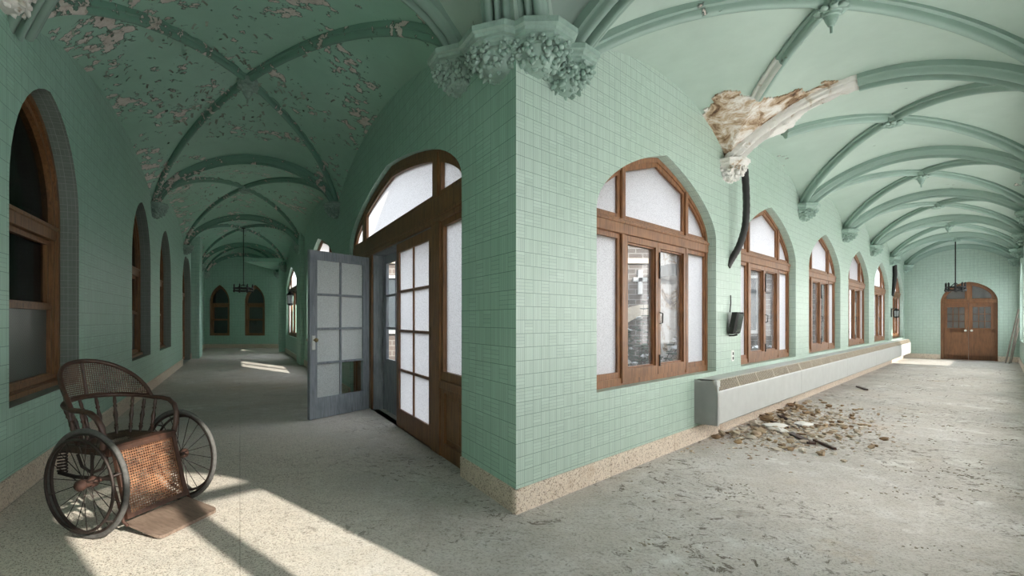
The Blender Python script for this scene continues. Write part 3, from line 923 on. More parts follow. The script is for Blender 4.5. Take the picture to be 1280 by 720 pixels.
aR = math.atan2(nR.y, nR.x); aL = math.atan2(nL.y, nL.x)
G1 = 'carved vault capitals'
put_cap(cap0, FR(RT[0], 0.04, 0), RS+0.06, 'small carved capital on the bright wall right of the corner', aR, 1, G1)
put_cap(cap0, FL(LT[0], 0.04, 0), LS-0.02, 'small carved capital on the dark wall left of the corner', aL, 1.05, G1)
put_cap(capB, FR(0.19, 0.03, 0), 3.50, 'big carved corner capital on the bright side of the corner', aR, 1, G1)
put_cap(capB, FL(0.19, 0.03, 0), 3.50, 'big carved corner capital on the dark side of the corner', aL, 1, G1)
put_cap(capW, FR(RT[1], 0.02, 0), RS+0.02, 'crumbling white capital stripped of paint under the broken rib', aR, 0.92, G1)
for k in range(2, 7):
    t = RT[k]-(0.12 if k == 6 else 0)
    put_cap(cap0, FR(t, 0.03, 0), RS+0.02, ('', '', 'carved capital between the second and third right windows', 'carved capital between the third and fourth right windows', 'carved capital between the fourth and fifth right windows', 'carved capital between the fifth and sixth right windows', 'carved capital in the end corner past the sixth window')[k], aR, 0.95, G1)
for k in range(0, 7):
    t = RT[k]-(0.12 if k == 6 else 0)
    put_cap(cap0, FO(t, 0.03, 0), RS+0.02, ('capital on the outer wall beside the corner bay', 'capital on the outer right wall opposite the broken rib', 'outer wall capital nearest the right picture edge', 'second capital along the outer wall', 'third capital along the outer wall', 'fourth capital along the outer wall', 'capital in the outer end corner by the brown door')[k], aR+PI, 0.95, G1)
for k in range(1, 5):
    t = LT[k]-(0.1 if k == 4 else 0)
    put_cap(cap0, FL(t, 0.03, 0), LS+0.02, ('', 'carved capital above the open grey door', 'carved capital past the second courtyard bay, left corridor', 'carved capital near the end of the courtyard wall', 'carved capital on the far wall end of the left vault')[k], aL, 1.0, G1)
capS = build_capital(M_PLASTER, 0.25, 6)
put_cap(capS, FW(0.0, 0.02, 0), 4.02, 'broken white capital with peeling plaster at the top left corner', aL+PI, 1.15, G1)
for k in range(1, 5):
    t = WT[k]-(0.1 if k == 4 else 0)
    put_cap(cap0, FW(t, 0.03, 0), LS+0.02, ('', 'carved capital on the left wall past the second pointed window', 'carved capital on the left wall above the pier', 'carved capital near the far end of the left wall', 'carved capital in the far left corner')[k], aL+PI, 1.0, G1)

# ------------------------------------------------------------------ vault bosses
def build_boss(mat):
    root = empty('ceiling_boss')
    bm = bmesh.new()
    add_lathe(bm, [(0.09, -0.155), (0.125, -0.15), (0.14, -0.12), (0.135, -0.09), (0.15, -0.07), (0.15, 0.05)], 8, None, 0, PI/8)
    obj('boss_ring', bm, mat, root, smooth=35)
    bm = bmesh.new()
    rr = random.Random(2)
    for k in range(8):
        M = Matrix.Rotation(2*PI*k/8, 4, 'Z')
        add_blob(bm, M @ V(0.105, 0, -0.165), 0.05, 0.04, 0.03, k, 0.25, 2, M)
        add_blob(bm, M @ V(0.055, 0.015, -0.185), 0.035, 0.03, 0.03, k+20, 0.25, 1, M)
    obj('carved_leaves', bm, mat, root, smooth=60)
    return root
def boss_drop(root, mat):
    bm = bmesh.new()
    add_lathe(bm, [(0.012, -0.40), (0.014, -0.33), (0.03, -0.325), (0.045, -0.29), (0.06, -0.255), (0.062, -0.235), (0.075, -0.225), (0.078, -0.20), (0.09, -0.19), (0.085, -0.165)], 16)
    obj('finial', bm, mat, root, smooth=40)
bossA = build_boss(M_CAP)
bossB = build_boss(M_CAP); boss_drop(bossB, M_CAP)
usedb = set()
def put_boss(proto, p, z, label, s=1.0):
    o = copy_tree(proto) if proto in usedb else proto
    usedb.add(proto)
    o.location = (p.x, p.y, z); o.scale = (s, s, s); o.rotation_euler = (0, 0, random.uniform(0, 1))
    return tag(o, label, 'ceiling boss', 'carved vault bosses', kind='structure')
for k in range(6):
    v = RV[k]; p = v.p(0.5, 0.5)
    put_boss(bossB if k in (0, 2, 4) else bossA, p, p.z+0.02, ('carved boss with a hanging drop at the top of the nearest right bay', 'plain carved boss just past the broken rib', 'drop boss in the second bay past the broken rib', 'plain boss in the third bay past the broken rib', 'drop boss in the fourth bay past the broken rib', 'boss above the small chandelier by the brown door')[k], 0.82)
for k in range(3):
    v = LV[k]; p = v.p(0.5, 0.5)
    put_boss(bossB if k == 0 else bossA, p, p.z+0.02, ('carved boss with a drop on the peeling vault above the wheelchair', 'second boss along the peeling left vault', 'third boss along the peeling left vault')[k], 1.0)

# ------------------------------------------------------------------ windows of the Tudor kind
WIN_N = [0]
def win_name():
    WIN_N[0] += 1; return 'window_%d' % WIN_N[0]
def uvplane(bm, pts, F, d, U0=0, Z0=0):
    uv = bm.loops.layers.uv.verify()
    f = face(bm, [bm.verts.new(F(t, d, z)) for t, z in pts])
    if f:
        for l, (t, z) in zip(f.loops, pts): l[uv].uv = (t+20, z+10)
def tudor_window(F, c, hw, sill, spring, rise, label, group, rec=0.10, frost=M_FROST, clear=M_CLEAR, wood=M_WOOD, casements=True, w=0.5):
    """recessed timber window: arched frame, transom, two posts, pair of casements, frosted side lights"""
    root = empty(win_name(), F(c, 0, 0))
    G = lambda t, d, z: F(c+t, d, z)-root.location
    fw = 0.055
    dF, dB = -rec, -rec-0.075
    fr = bmesh.new()
    o1 = tudor(0, hw, sill, spring, rise, w=w); o2 = tudor(0, hw-fw, sill+fw*1.25, spring, rise-fw*0.9, w=w)
    ring(fr, o1, o2, G, dB, dF)
    zt0, zt1 = spring-0.15, spring-0.005
    px = hw*0.535
    board(fr, G, -hw+fw*0.5, hw-fw*0.5, zt0, zt1, dB, dF+0.022)
    board(fr, G, -hw+fw*0.5, hw-fw*0.5, zt1-0.05, zt1-0.02, dB, dF+0.034)
    iz = lambda x: arch_z(x, hw-fw, spring, rise-fw*0.9, w)
    for s in (-1, 1):
        board(fr, G, s*px-0.032, s*px+0.032, sill+0.02, iz(px)+0.03, dB, dF+0.014)
        # split line between post and side frames
    obj('frame', fr, wood, root)
    # inner timber frames of each light
    lf = bmesh.new()
    pane = bmesh.new()
    dI0, dI1 = dB+0.01, dF-0.012
    b = 0.045
    # centre upper light, gabled head
    xi = px-0.032
    gz = iz(xi)+0.01; ga = iz(0)-0.02
    oc = [(-xi, zt1), (xi, zt1)]; ic = [(-xi+b, zt1+b), (xi-b, zt1+b)]
    nseg = 10
    for i in range(nseg+1):
        x = xi-2*xi*i/nseg
        oc.append((x, iz(x)+0.01))
        xx = (xi-b)*(x/xi)
        ic.append((xx, gz-b*0.6+(ga-gz)*(1-abs(x)/xi)))
    ring(lf, oc, ic, G, dI0, dI1)
    uvplane(pane, ic, G, dI0+0.03)
    # side upper lights
    for s in (-1, 1):
        x0, x1 = px+0.032, hw-fw
        xs = [x0+(x1-x0)*i/8 for i in range(9)]
        oc = [(s*x0, zt1), (s*x1, zt1)]+[(s*x, iz(x)+0.006) for x in xs[::-1]]
        xs2 = [x0+b+(x1-b*0.45-x0-b)*i/8 for i in range(9)]
        ic = [(s*(x0+b), zt1+b), (s*(x1-b*0.45), zt1+b)]+[(s*x, max(zt1+b+0.002, iz(x)-b*0.8)) for x in xs2[::-1]]
        ring(lf, oc, ic, G, dI0, dI1)
        uvplane(pane, ic, G, dI0+0.03)
        # lower side light
        oc = [(s*x0, sill+fw), (s*x1, sill+fw), (s*x1, zt0), (s*x0, zt0)]
        ic = [(s*(x0+b), sill+fw+b*1.6), (s*(x1-b*0.6), sill+fw+b*1.6), (s*(x1-b*0.6), zt0-b), (s*(x0+b), zt0-b)]
        ring(lf, oc, ic, G, dI0, dI1)
        uvplane(pane, ic, G, dI0+0.03)
    obj('light_frame', lf, wood, root)
    obj('pane', pane, frost, root)
    # the casements
    for s in (-1, 1):
        bm = bmesh.new()
        x0, x1 = 0.004, xi-0.004
        oc = [(s*x0, sill+fw), (s*x1, sill+fw), (s*x1, zt0-0.004), (s*x0, zt0-0.004)]
        ic = [(s*(x0+0.048), sill+fw+0.095), (s*(x1-0.048), sill+fw+0.095), (s*(x1-0.048), zt0-0.065), (s*(x0+0.048), zt0-0.065)]
        ring(bm, oc, ic, G, dI0, dI1+0.02)
        i2 = [(t*0.94+s*xi*0.03, z+(0.016 if z < 1.5 else -0.016)) for t, z in ic]
        ring(bm, ic, i2, G, dI0, dI1-0.005)
        cs = obj('casement', bm, wood, root)
        bm = bmesh.new(); uvplane(bm, ic, G, dI0+0.025); obj('pane', bm, clear, cs)
        if s == 1 and casements:
            bm = bmesh.new()
            zz = 1.42
            add_tube(bm, [G(x0+0.03, dI1+0.02, zz-0.06), G(x0+0.03, dI1+0.05, zz-0.05), G(x0+0.03, dI1+0.055, zz+0.05), G(x0+0.03, dI1+0.02, zz+0.06)], 0.007, 6)
            board(bm, G, x0+0.012, x0+0.026, zz+0.42, zz+0.70, dI1+0.018, dI1+0.032)
            board(bm, G, x0+0.012, x0+0.026, sill+0.14, sill+0.26, dI1+0.018, dI1+0.032)
            obj('latch', bm, M_BLACK, cs)
    tag(root, label, 'window', group, kind='structure')
    return root
GW_ = 'arched timber windows along the right corridor'
names = ['nearest wide arched timber window right of the tiled corner', 'second arched timber window, behind the hanging black hose', 'third arched timber window along the right corridor', 'fourth arched timber window along the right corridor', 'fifth arched timber window, before the wall lantern', 'last narrow-looking arched window by the end wall']
for c, nm in zip(RWC, names): tudor_window(FR, c, **RW, label=nm, group=GW_, rec=0.10)
tudor_window(FL, 10.15, **LW2, label='arched courtyard window just behind the open grey door', group='courtyard windows of the left corridor', frost=M_FROSTO, clear=M_SUNGL, casements=False)
tudor_window(FL, 17.6, **LW3, label='far courtyard window behind the wall lantern, left corridor', group='courtyard windows of the left corridor', frost=M_FROSTO, clear=M_SUNGL, casements=False)

def plain_window(F, c, hw, sill, spring, rise, label, group, mat, rec=0.12, mull=(0.0,), wood=M_WHITE, w=0.5):
    root = empty(win_name(), F(c, 0, 0))
    G = lambda t, d, z: F(c+t, d, z)-root.location
    fr = bmesh.new()
    ring(fr, tudor(0, hw, sill, spring, rise, w=w), tudor(0, hw-0.07, sill+0.08, spring, rise-0.06, w=w), G, -rec-0.07, -rec)
    for m in mull: board(fr, G, m-0.045, m+0.045, sill+0.02, arch_z(m, hw-0.07, spring, rise-0.06, w)+0.02, -rec-0.065, -rec+0.01)
    board(fr, G, -hw+0.03, hw-0.03, spring-0.14, spring-0.03, -rec-0.065, -rec+0.012)
    obj('frame', fr, wood, root)
    bm = bmesh.new(); uvplane(bm, tudor(0, hw-0.06, sill+0.07, spring, rise-0.05, w=w), G, -rec-0.04)
    obj('pane', bm, mat, root)
    return tag(root, label, 'window', group, kind='structure')
for k, c in enumerate(OWC):
    plain_window(FO, c, 1.5, 0.75, 2.45, 0.72, ('outer window opposite the nearest arched window', 'outer window opposite the second arched window', 'bright outer window nearest the right picture edge', 'second bright outer window from the right picture edge', 'third bright outer window from the right picture edge', 'bright outer window closest to the leaning sticks')[k], 'bright windows of the outer right wall', M_SUNGL if k == 5 else M_FROSTO, mull=(-0.5, 0.5))
plain_window(FS, 2.4, 1.0, 0.7, 2.4, 0.6, 'unseen frosted window added to brighten the side passage past the left corridor', None, M_FROSTO, mull=(0.0,))  # added out of view to bring light to the left corridor's end
plain_window(FO, -3.55, 1.0, 0.5, 2.0, 0.45, 'unseen frosted window added in the back corner to brighten the corner bay', None, M_FROSTO, mull=(0.0,))  # added behind the camera to lighten the left side
plain_window(FO, SUNW[0], SUNW[1], 0.6, 2.6, 0.6, 'clear window of the corner bay that lets the sun in', None, M_SUNGL, mull=(-0.02, 0.06))

# ------------------------------------------------------------------ pointed windows (left wall and far end)
def lancet_window(F, c, hw, sill, spring, rise, rec, label, group, near=False, broken=False):
    root = empty(win_name(), F(c, 0, 0))
    G = lambda t, d, z: F(c+t, d, z)-root.location
    fr = bmesh.new()
    w1 = 0.10
    ring(fr, lancet(0, hw, sill, spring, rise), lancet_in(0, hw, sill, spring, rise, w1*0.55), G, -rec-0.10, -rec+0.03)
    ring(fr, lancet_in(0, hw, sill, spring, rise, w1*0.5), lancet_in(0, hw, sill, spring, rise, w1), G, -rec-0.10, -rec)
    ztr = spring-0.05
    board(fr, G, -hw+0.06, hw-0.06, ztr-0.16, ztr, -rec-0.09, -rec+0.012)
    board(fr, G, -hw+0.05, hw-0.05, ztr-0.05, ztr-0.01, -rec-0.09, -rec+0.03)
    board(fr, G, -hw+0.01, hw-0.01, sill, sill+0.05, -rec-0.10, -rec+0.07)
    obj('frame', fr, M_WOODD, root)
    x = hw-w1
    zm = sill+0.09+(ztr-0.16-sill-0.09)*0.5
    for nm, z0, z1, dd in (('upper_sash', zm-0.02, ztr-0.16, -0.05), ('lower_sash', sill+0.05, zm+0.03, -0.02)):
        bm = bmesh.new()
        oc = [(-x, z0), (x, z0), (x, z1), (-x, z1)]
        ic = [(-x+0.055, z0+0.075), (x-0.055, z0+0.075), (x-0.055, z1-0.05), (-x+0.055, z1-0.05)]
        ring(bm, oc, ic, G, -rec-0.05+dd, -rec-0.012+dd+0.02)
        s = obj(nm, bm, M_WOODD, root)
        bm = bmesh.new()
        if broken and nm == 'lower_sash':
            a, b_ = ic[0], ic[2]
            pts = [ic[0], ic[1], ic[2], (b_[0]-0.30, b_[1]), (0.02, b_[1]-0.28), (a[0]+0.10, b_[1]-0.05), (a[0], b_[1]-0.25)]
            uvplane(bm, pts, G, -rec-0.03+dd)
            obj('broken_pane', bm, M_WIRED, s)
        else:
            uvplane(bm, ic, G, -rec-0.03+dd)
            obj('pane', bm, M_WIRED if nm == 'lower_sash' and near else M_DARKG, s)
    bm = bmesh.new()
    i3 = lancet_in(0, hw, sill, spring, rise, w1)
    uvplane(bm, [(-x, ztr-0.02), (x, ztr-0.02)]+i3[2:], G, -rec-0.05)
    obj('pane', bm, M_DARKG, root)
    return tag(root, label, 'window', group, kind='structure')
for (c, hw), nm in zip(WWIN, ('large pointed window with wired glass behind the wheelchair', 'second pointed window along the left wall', 'third pointed window along the left wall')):
    lancet_window(FW, c, hw, 0.72, 2.45, 1.08, 0.20, nm, 'pointed windows of the left wall', near=True)
for (c, hw), nm in zip(NW, ('dark pointed window left of the far chandelier', 'dark pointed window with a broken pane right of the far chandelier')):
    lancet_window(FN, c, hw, 0.62, 2.3, 0.86, 0.10, nm, 'pointed windows of the far end wall', broken=c > -10)

# ------------------------------------------------------------------ doors
def leaf_mesh(w, h, M, th=0.045, cols=2, rows=4, stile=0.11, bot=0.24, top=0.12, rail_z=None, bars=0.032):
    """glazed leaf in local x (0..w), y thickness, z; returns frame bm and pane list"""
    bm = bmesh.new()
    I = lambda t, d, z: M @ V(t, d, z)
    z0 = bot if rail_z is None else rail_z
    oc = [(0, 0.01), (w, 0.01), (w, h), (0, h)]
    ic = [(stile, z0), (w-stile, z0), (w-stile, h-top), (stile, h-top)]
    ring(bm, oc, ic, I, -th/2, th/2)
    gw, gh = (w-2*stile)/cols, (h-top-z0)/rows
    for k in range(1, cols): board(bm, I, stile+gw*k-bars/2, stile+gw*k+bars/2, z0, h-top, -th*0.4, th*0.4, ch=0.004)
    for k in range(1, rows): board(bm, I, stile, w-stile, z0+gh*k-bars/2, z0+gh*k+bars/2, -th*0.4, th*0.4, ch=0.004)
    panes = []
    for r in range(rows):
        for c in range(cols):
            panes.append([(stile+gw*c, z0+gh*r), (stile+gw*(c+1), z0+gh*r), (stile+gw*(c+1), z0+gh*(r+1)), (stile+gw*c, z0+gh*(r+1))])
    return bm, panes, I

# --- the big arched doorway in the left corridor
HX = 1.36    # leaf width
DC0, DC1 = 2.02, 4.62   # clear door pair
root = empty('door_1', FL(DOORC, 0, 0))
G = lambda t, d, z: FL(t, d, z)-root.location
ZT0, ZT1 = 2.42, 2.68
fr = bmesh.new()
rec = 0.07
ring(fr, tudor(DOORC, DOORHW, 0.0, 2.70, 0.80, w=0.28), tudor(DOORC, DOORHW-0.10, 0.0, 2.70, 0.71, w=0.28), G, -rec-0.10, -rec)
iz = lambda t: arch_z(t-DOORC, DOORHW-0.10, 2.70, 0.71, 0.28)
board(fr, G, DOORC-DOORHW+0.05, DOORC+DOORHW-0.05, ZT0, ZT1, -rec-0.10, -rec+0.02)
board(fr, G, DOORC-DOORHW+0.05, DOORC+DOORHW-0.05, ZT0+0.05, ZT0+0.09, -rec-0.10, -rec+0.035)
for t in (1.82, 4.78): board(fr, G, t-0.13, t+0.13, 0.0, ZT0, -rec-0.10, -rec+0.012)
for t in (1.82, 5.20): board(fr, G, t-0.07, t+0.07, ZT1, iz(t)+0.03, -rec-0.10, -rec+0.012)
obj('frame', fr, M_WOODD, root)
lf = bmesh.new(); pn = bmesh.new(); pl = bmesh.new()
def light(pts_out, pts_in):
    ring(lf, pts_out, pts_in, G, -rec-0.09, -rec-0.008); uvplane(pn, pts_in, G, -rec-0.05)
b = 0.06
def head(t0, t1, n=12):
    xs = [t1+(t0-t1)*i/n for i in range(n+1)]
    oc = [(t0, ZT1), (t1, ZT1)]+[(x, iz(x)+0.01) for x in xs]
    ys = [t1-b+(t0-t1+2*b)*i/n for i in range(n+1)]
    ic = [(t0+b, ZT1+b), (t1-b, ZT1+b)]+[(x, max(ZT1+b+0.002, iz(x)-b*0.9)) for x in ys]
    light(oc, ic)
head(1.89, 5.13, 16); head(DOORC-DOORHW+0.10, 1.75); head(5.27, DOORC+DOORHW-0.10)
for t0, t1 in ((DOORC-DOORHW+0.10, 1.69), (4.91, DOORC+DOORHW-0.10)):
    light([(t0, 0.78), (t1, 0.78), (t1, ZT0), (t0, ZT0)], [(t0+b, 0.78+0.09), (t1-b, 0.78+0.09), (t1-b, ZT0-b), (t0+b, ZT0-b)])
    ring(pl, [(t0, 0.0), (t1, 0.0), (t1, 0.78), (t0, 0.78)], [(t0+0.09, 0.14), (t1-0.09, 0.14), (t1-0.09, 0.66), (t0+0.09, 0.66)], G, -rec-0.09, -rec-0.004)
    board(pl, G, t0+0.085, t1-0.085, 0.135, 0.665, -rec-0.08, -rec-0.03)
    board(pl, G, t0+0.14, t1-0.14, 0.19, 0.61, -rec-0.08, -rec-0.015, ch=0.012)
    board(pl, G, t0, t1, 0.70, 0.78, -rec-0.09, -rec+0.012)
obj('light_frame', lf, M_WOODD, root)
obj('pane', pn, M_FROSTD, root)
obj('panel', pl, M_WOODD, root)
# fixed brown leaf (hinged at the right)
Mx = Matrix.Translation(G(DC0-0.07, -rec-0.03, 0)) @ Matrix.Rotation(math.atan2(dL.y, dL.x), 4, 'Z')
bm, panes, I = leaf_mesh(HX, ZT0-0.02, Mx)
lo = obj('closed_leaf', bm, M_WOOD, root); lo['label'] = 'closed brown glazed leaf'
bm = bmesh.new()
for q in panes: uvplane(bm, q, I, 0.0)
obj('pane', bm, M_FROSTD, lo)
bm = bmesh.new()
for zz in (0.35, 1.25, 2.1): add_tube(bm, [I(0.0, 0.03, zz-0.07), I(0.0, 0.03, zz+0.07)], 0.014, 8)
obj('hinge', bm, M_BLACK, lo)
# grey painted jamb lining of the outer vestibule
jl = bmesh.new()
Gd = lambda t, d, z: G(t, d, z)
board(jl, lambda t, d, z: G(4.64+d, t, z), -0.30, -rec-0.02, 0.0, ZT0, -0.02, 0.02)
board(jl, lambda t, d, z: G(4.60+d, t, z), -0.30, -0.24, 0.0, ZT0, -0.04, 0.02)
board(jl, G, DC0-0.1, 4.7, ZT0-0.01, ZT0+0.03, -0.30, -rec-0.02)
obj('vestibule_lining', jl, M_GREYP, root)['label'] = 'grey painted jamb lining'
# outer storm leaf in grey, partly seen in the gap
Mx = Matrix.Translation(G(4.56, -0.27, 0)) @ Matrix.Rotation(math.atan2(-dL.y, -dL.x), 4, 'Z')
bm, panes, I = leaf_mesh(1.2, ZT0-0.03, Mx, cols=2, rows=3, stile=0.10, rail_z=0.78)
board(bm, I, 0.05, 1.15, 0.02, 0.80, -0.015, 0.015)
so = obj('storm_leaf', bm, M_GREYP, root); so['label'] = 'grey storm door leaf with clear panes'
bm = bmesh.new()
for q in panes: uvplane(bm, q, I, 0.0)
obj('pane', bm, M_SUNGL, so)
tag(root, 'tall arched brown doorway with frosted fanlight left of the corner', 'door', kind='structure')

# --- the open grey leaf: swings into the corridor
ang_leaf = math.atan2(7.12-8.02, -1.95+1.30)
hinge = FL(4.70, -rec+0.05, 0)
root2 = empty('door_2', hinge, ang_leaf)
bm, panes, I = leaf_mesh(1.16, ZT0-0.04, Matrix.Identity(4), th=0.05, stile=0.13, bot=0.30, top=0.13)
obj('leaf_frame', bm, M_GREYP, root2)
bm = bmesh.new()
for i, q in enumerate(panes):
    if i == 0: continue      # the missing lower pane near the hinge
    uvplane(bm, q, I, 0.0)
obj('pane', bm, frosted_mat('grey_pebbled_glass', (0.88, 0.91, 0.92, 1), 70, 0.14, 0.0, 0.55), root2)
bm = bmesh.new()
for sgn in (-1, 1):
    board(bm, I, 1.065, 1.125, 0.98, 1.18, sgn*0.024, sgn*0.034)
obj('lock_plate', bm, M_WHITE, root2)['label'] = 'pale lock plate'
bm = bmesh.new()
for sgn in (-1, 1):
    M = Matrix.Translation(V(1.095, sgn*0.03, 1.12)) @ Matrix.Rotation(-sgn*PI/2, 4, 'X')
    add_lathe(bm, [(0.011, 0), (0.011, 0.03), (0.026, 0.038), (0.031, 0.055), (0.024, 0.07), (0.008, 0.075)], 14, M)
obj('knob', bm, M_BRASS, root2, smooth=40)
bm = bmesh.new()
for zz in (0.3, 1.2, 2.1): add_tube(bm, [V(-0.005, 0.0, zz-0.07), V(-0.005, 0.0, zz+0.07)], 0.014, 8)
obj('hinge', bm, M_BLACK, root2)
tag(root2, 'open grey painted door leaf with eight frosted panes, one missing', 'door', kind='structure')

# --- brown double door at the end of the right corridor
root3 = empty('door_3', FE(ED_C, 0, 0))
G3 = lambda t, d, z: FE(ED_C+t, d, z)-root3.location
fr = bmesh.new()
rc = 0.10
ring(fr, tudor(0, ED_HW, 0.0, 2.03, 0.70, w=0.12), tudor(0, ED_HW-0.07, 0.0, 2.03, 0.63, w=0.12), G3, -rc-0.1, -rc+0.02)
board(fr, G3, -ED_HW+0.04, ED_HW-0.04, 1.99, 2.10, -rc-0.1, -rc+0.03)
board(fr, G3, -0.05, 0.05, 2.08, 2.68, -rc-0.09, -rc+0.015)
obj('frame', fr, M_WOODE, root3)
bm = bmesh.new(); bp = bmesh.new()
for s in (-1, 1):
    xs = [0.05+(ED_HW-0.07-0.05)*i/9 for i in range(10)]
    z_ = lambda x: arch_z(x, ED_HW-0.07, 2.03, 0.63, 0.12)
    oc = [(s*0.05, 2.10), (s*(ED_HW-0.07), 2.10)]+[(s*x, max(2.101, z_(x))) for x in xs[::-1]]
    xs2 = [0.09+(ED_HW-0.15-0.09)*i/9 for i in range(10)]
    ic = [(s*0.09, 2.15), (s*(ED_HW-0.15), 2.15)]+[(s*x, max(2.152, z_(x)-0.05)) for x in xs2[::-1]]
    ring(bm, oc, ic, G3, -rc-0.08, -rc-0.005); uvplane(bp, ic, G3, -rc-0.04)
obj('fanlight_frame', bm, M_WOODE, root3); obj('fanlight_pane', bp, M_FROST, root3)
lw = ED_HW-0.07-0.004
for s in (-1, 1):
    Mx = Matrix.Translation(G3(s*(ED_HW-0.07), -rc-0.05, 0)) @ Matrix.Rotation(math.atan2(-s*nR.y, -s*nR.x), 4, 'Z')
    bm, panes, I = leaf_mesh(lw, 1.99, Mx, cols=3, rows=3, stile=0.095, rail_z=1.10, top=0.14, bars=0.022)
    # solid lower panel with a raised field
    sg = s
    board(bm, I, 0.05, lw-0.05, 0.06, 1.12, -0.012, 0.012)
    for sd in (-1, 1):
        ring(bm, [(0.12, 0.2), (lw-0.12, 0.2), (lw-0.12, 0.9), (0.12, 0.9)], [(0.15, 0.23), (lw-0.15, 0.23), (lw-0.15, 0.87), (0.15, 0.87)], I, sd*0.010, sd*0.024)
        board(bm, I, 0.0, lw, 0.96, 1.10, sd*0.0, sd*0.0225); board(bm, I, 0.0, lw, 0.01, 0.17, 0.0, sd*0.0225)
    lf_ = obj('leaf', bm, M_WOODE, root3)
    bm = bmesh.new()
    for q in panes: uvplane(bm, q, I, 0.0)
    obj('pane', bm, M_FROSTD, lf_)
    bm = bmesh.new()
    M = Matrix.Translation(G3(s*0.075, -rc-0.02, 1.03)) @ Matrix.Rotation(math.atan2(-dR.y, -dR.x), 4, 'Z') @ Matrix.Rotation(PI/2, 4, 'Y')
    add_lathe(bm, [(0.012, -0.01), (0.012, 0.03), (0.03, 0.04), (0.036, 0.058), (0.026, 0.075), (0.006, 0.08)], 14, M)
    obj('knob', bm, M_PORC, lf_, smooth=40)
tag(root3, 'arched brown double door with small panes at the right corridor end', 'door', kind='structure')

# --- narrow dark doors: niche of the left wall, far end wall
def dark_door(name, F, outline_c, hw, spring, rise, rec, label):
    r = empty(name, F(outline_c, 0, 0))
    g = lambda t, d, z: F(outline_c+t, d, z)-r.location
    bm = bmesh.new()
    ring(bm, lancet(0, hw, 0.0, spring, rise), lancet_in(0, hw, 0.0, spring, rise, 0.09), g, -rec-0.08, -rec)
    board(bm, g, -hw+0.05, hw-0.05, spring-0.12, spring, -rec-0.08, -rec+0.01)
    obj('frame', bm, M_WOODD, r)
    bm = bmesh.new()
    i3 = lancet_in(0, hw, 0.0, spring, rise, 0.085)
    ring(bm, [(-hw+0.09, 0.01), (hw-0.09, 0.01), (hw-0.09, spring-0.12), (-hw+0.09, spring-0.12)], [(-hw+0.22, 1.0), (hw-0.22, 1.0), (hw-0.22, spring-0.25), (-hw+0.22, spring-0.25)], g, -rec-0.07, -rec-0.03)
    lf_ = obj('leaf', bm, M_WOODD, r)
    bm = bmesh.new(); uvplane(bm, [(-hw+0.22, 1.0), (hw-0.22, 1.0), (hw-0.22, spring-0.25), (-hw+0.22, spring-0.25)], g, -rec-0.05); obj('pane', bm, M_DARKG, lf_)
    bm = bmesh.new(); uvplane(bm, [(-hw+0.085, spring-0.01), (hw-0.085, spring-0.01)]+i3[2:], g, -rec-0.05); obj('pane', bm, M_DARKG, r)
    return tag(r, label, 'door', kind='structure')
dark_door('door_4', FW, 14.4, 1.45, 2.35, 1.1, 0.20, 'doorway niche reaching the floor at the end of the left wall')
dark_door('door_5', FN, -8.05, 0.42, 2.3, 0.8, 0.1, 'narrow dark door at the far end beside the lantern')

# ------------------------------------------------------------------ radiator covers
def radiator(t0, t1, label, end=False):
    root = empty('radiator_cover', FR((t0+t1)/2, 0, 0))
    g = lambda t, d, z: FR(t, d, z)-root.location
    D, z0, z1 = 0.25, 0.22, 0.72
    bm = bmesh.new()
    tt = t0+0.004; te = t1-0.004
    prof = [(0.0, z0), (D-0.02, z0), (D, z0+0.02), (D, z1-0.13), (D-0.004, z1-0.115)]
    # body: front sheet, closed ends, flat back edge of the top
    for a, b_ in zip(prof[:-1], prof[1:]):
        vs = [bm.verts.new(g(t, q[0], q[1])) for t, q in ((tt, a), (te, a), (te, b_), (tt, b_))]
        face(bm, vs)
    full = prof+[(0.20, z1), (0.0, z1)]
    for t in (tt, te): face(bm, [bm.verts.new(g(t, q[0], q[1])) for q in full])
    board(bm, lambda t, d, z: g(t, z, d), tt, te, 0.0, 0.20, z1-0.01, z1, ch=0.002)
    if end: board(bm, lambda t, d, z: g(tt+d, t, z), 0.0, D, z0, z1-0.045, 0.0, 0.05)
    if end: board(bm, g, tt, tt+0.10, z1-0.075, z1-0.0, 0.02, D-0.005)
    obj('cover', bm, M_RAD, root)
    # slotted sloping grille between front and top
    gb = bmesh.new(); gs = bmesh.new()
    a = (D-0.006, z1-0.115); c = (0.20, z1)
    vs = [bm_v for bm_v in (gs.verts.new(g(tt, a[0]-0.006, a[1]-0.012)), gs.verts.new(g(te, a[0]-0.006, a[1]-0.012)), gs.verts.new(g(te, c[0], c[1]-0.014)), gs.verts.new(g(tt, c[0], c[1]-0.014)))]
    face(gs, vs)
    obj('slot_shadow_plate', gs, M_RADD, root).name = 'slot_shade_plate'  # dark sheet behind the bars; its colour stands for shade in the slots
    n = int((te-tt)/0.048)
    for i in range(n+1):
        t = tt+(te-tt-0.016)*i/n
        wide = 0.03 if i % 15 == 0 else 0.014
        q = [(t, a), (min(te, t+wide), a), (min(te, t+wide), c), (t, c)]
        top = [gb.verts.new(g(x, p[0], p[1]+0.003)) for x, p in q]; bot = [gb.verts.new(g(x, p[0]-0.002, p[1]-0.012)) for x, p in q]
        face(gb, top); face(gb, bot[::-1])
        for k in range(4): face(gb, [top[k], bot[k], bot[(k+1) % 4], top[(k+1) % 4]])
    obj('grille', gb, M_GRILLE, root)
    return tag(root, label, 'radiator cover', 'grey radiator covers under the right windows', kind='thing')
rt = [3.18, 6.75, 10.4, 14.05, 17.7, 21.6]
rl = ['nearest grey radiator cover with the closed end cap, above the rubble', 'second grey radiator cover along the right wall', 'third grey radiator cover along the right wall', 'fourth grey radiator cover along the right wall', 'farthest grey radiator cover, next to the end wall']
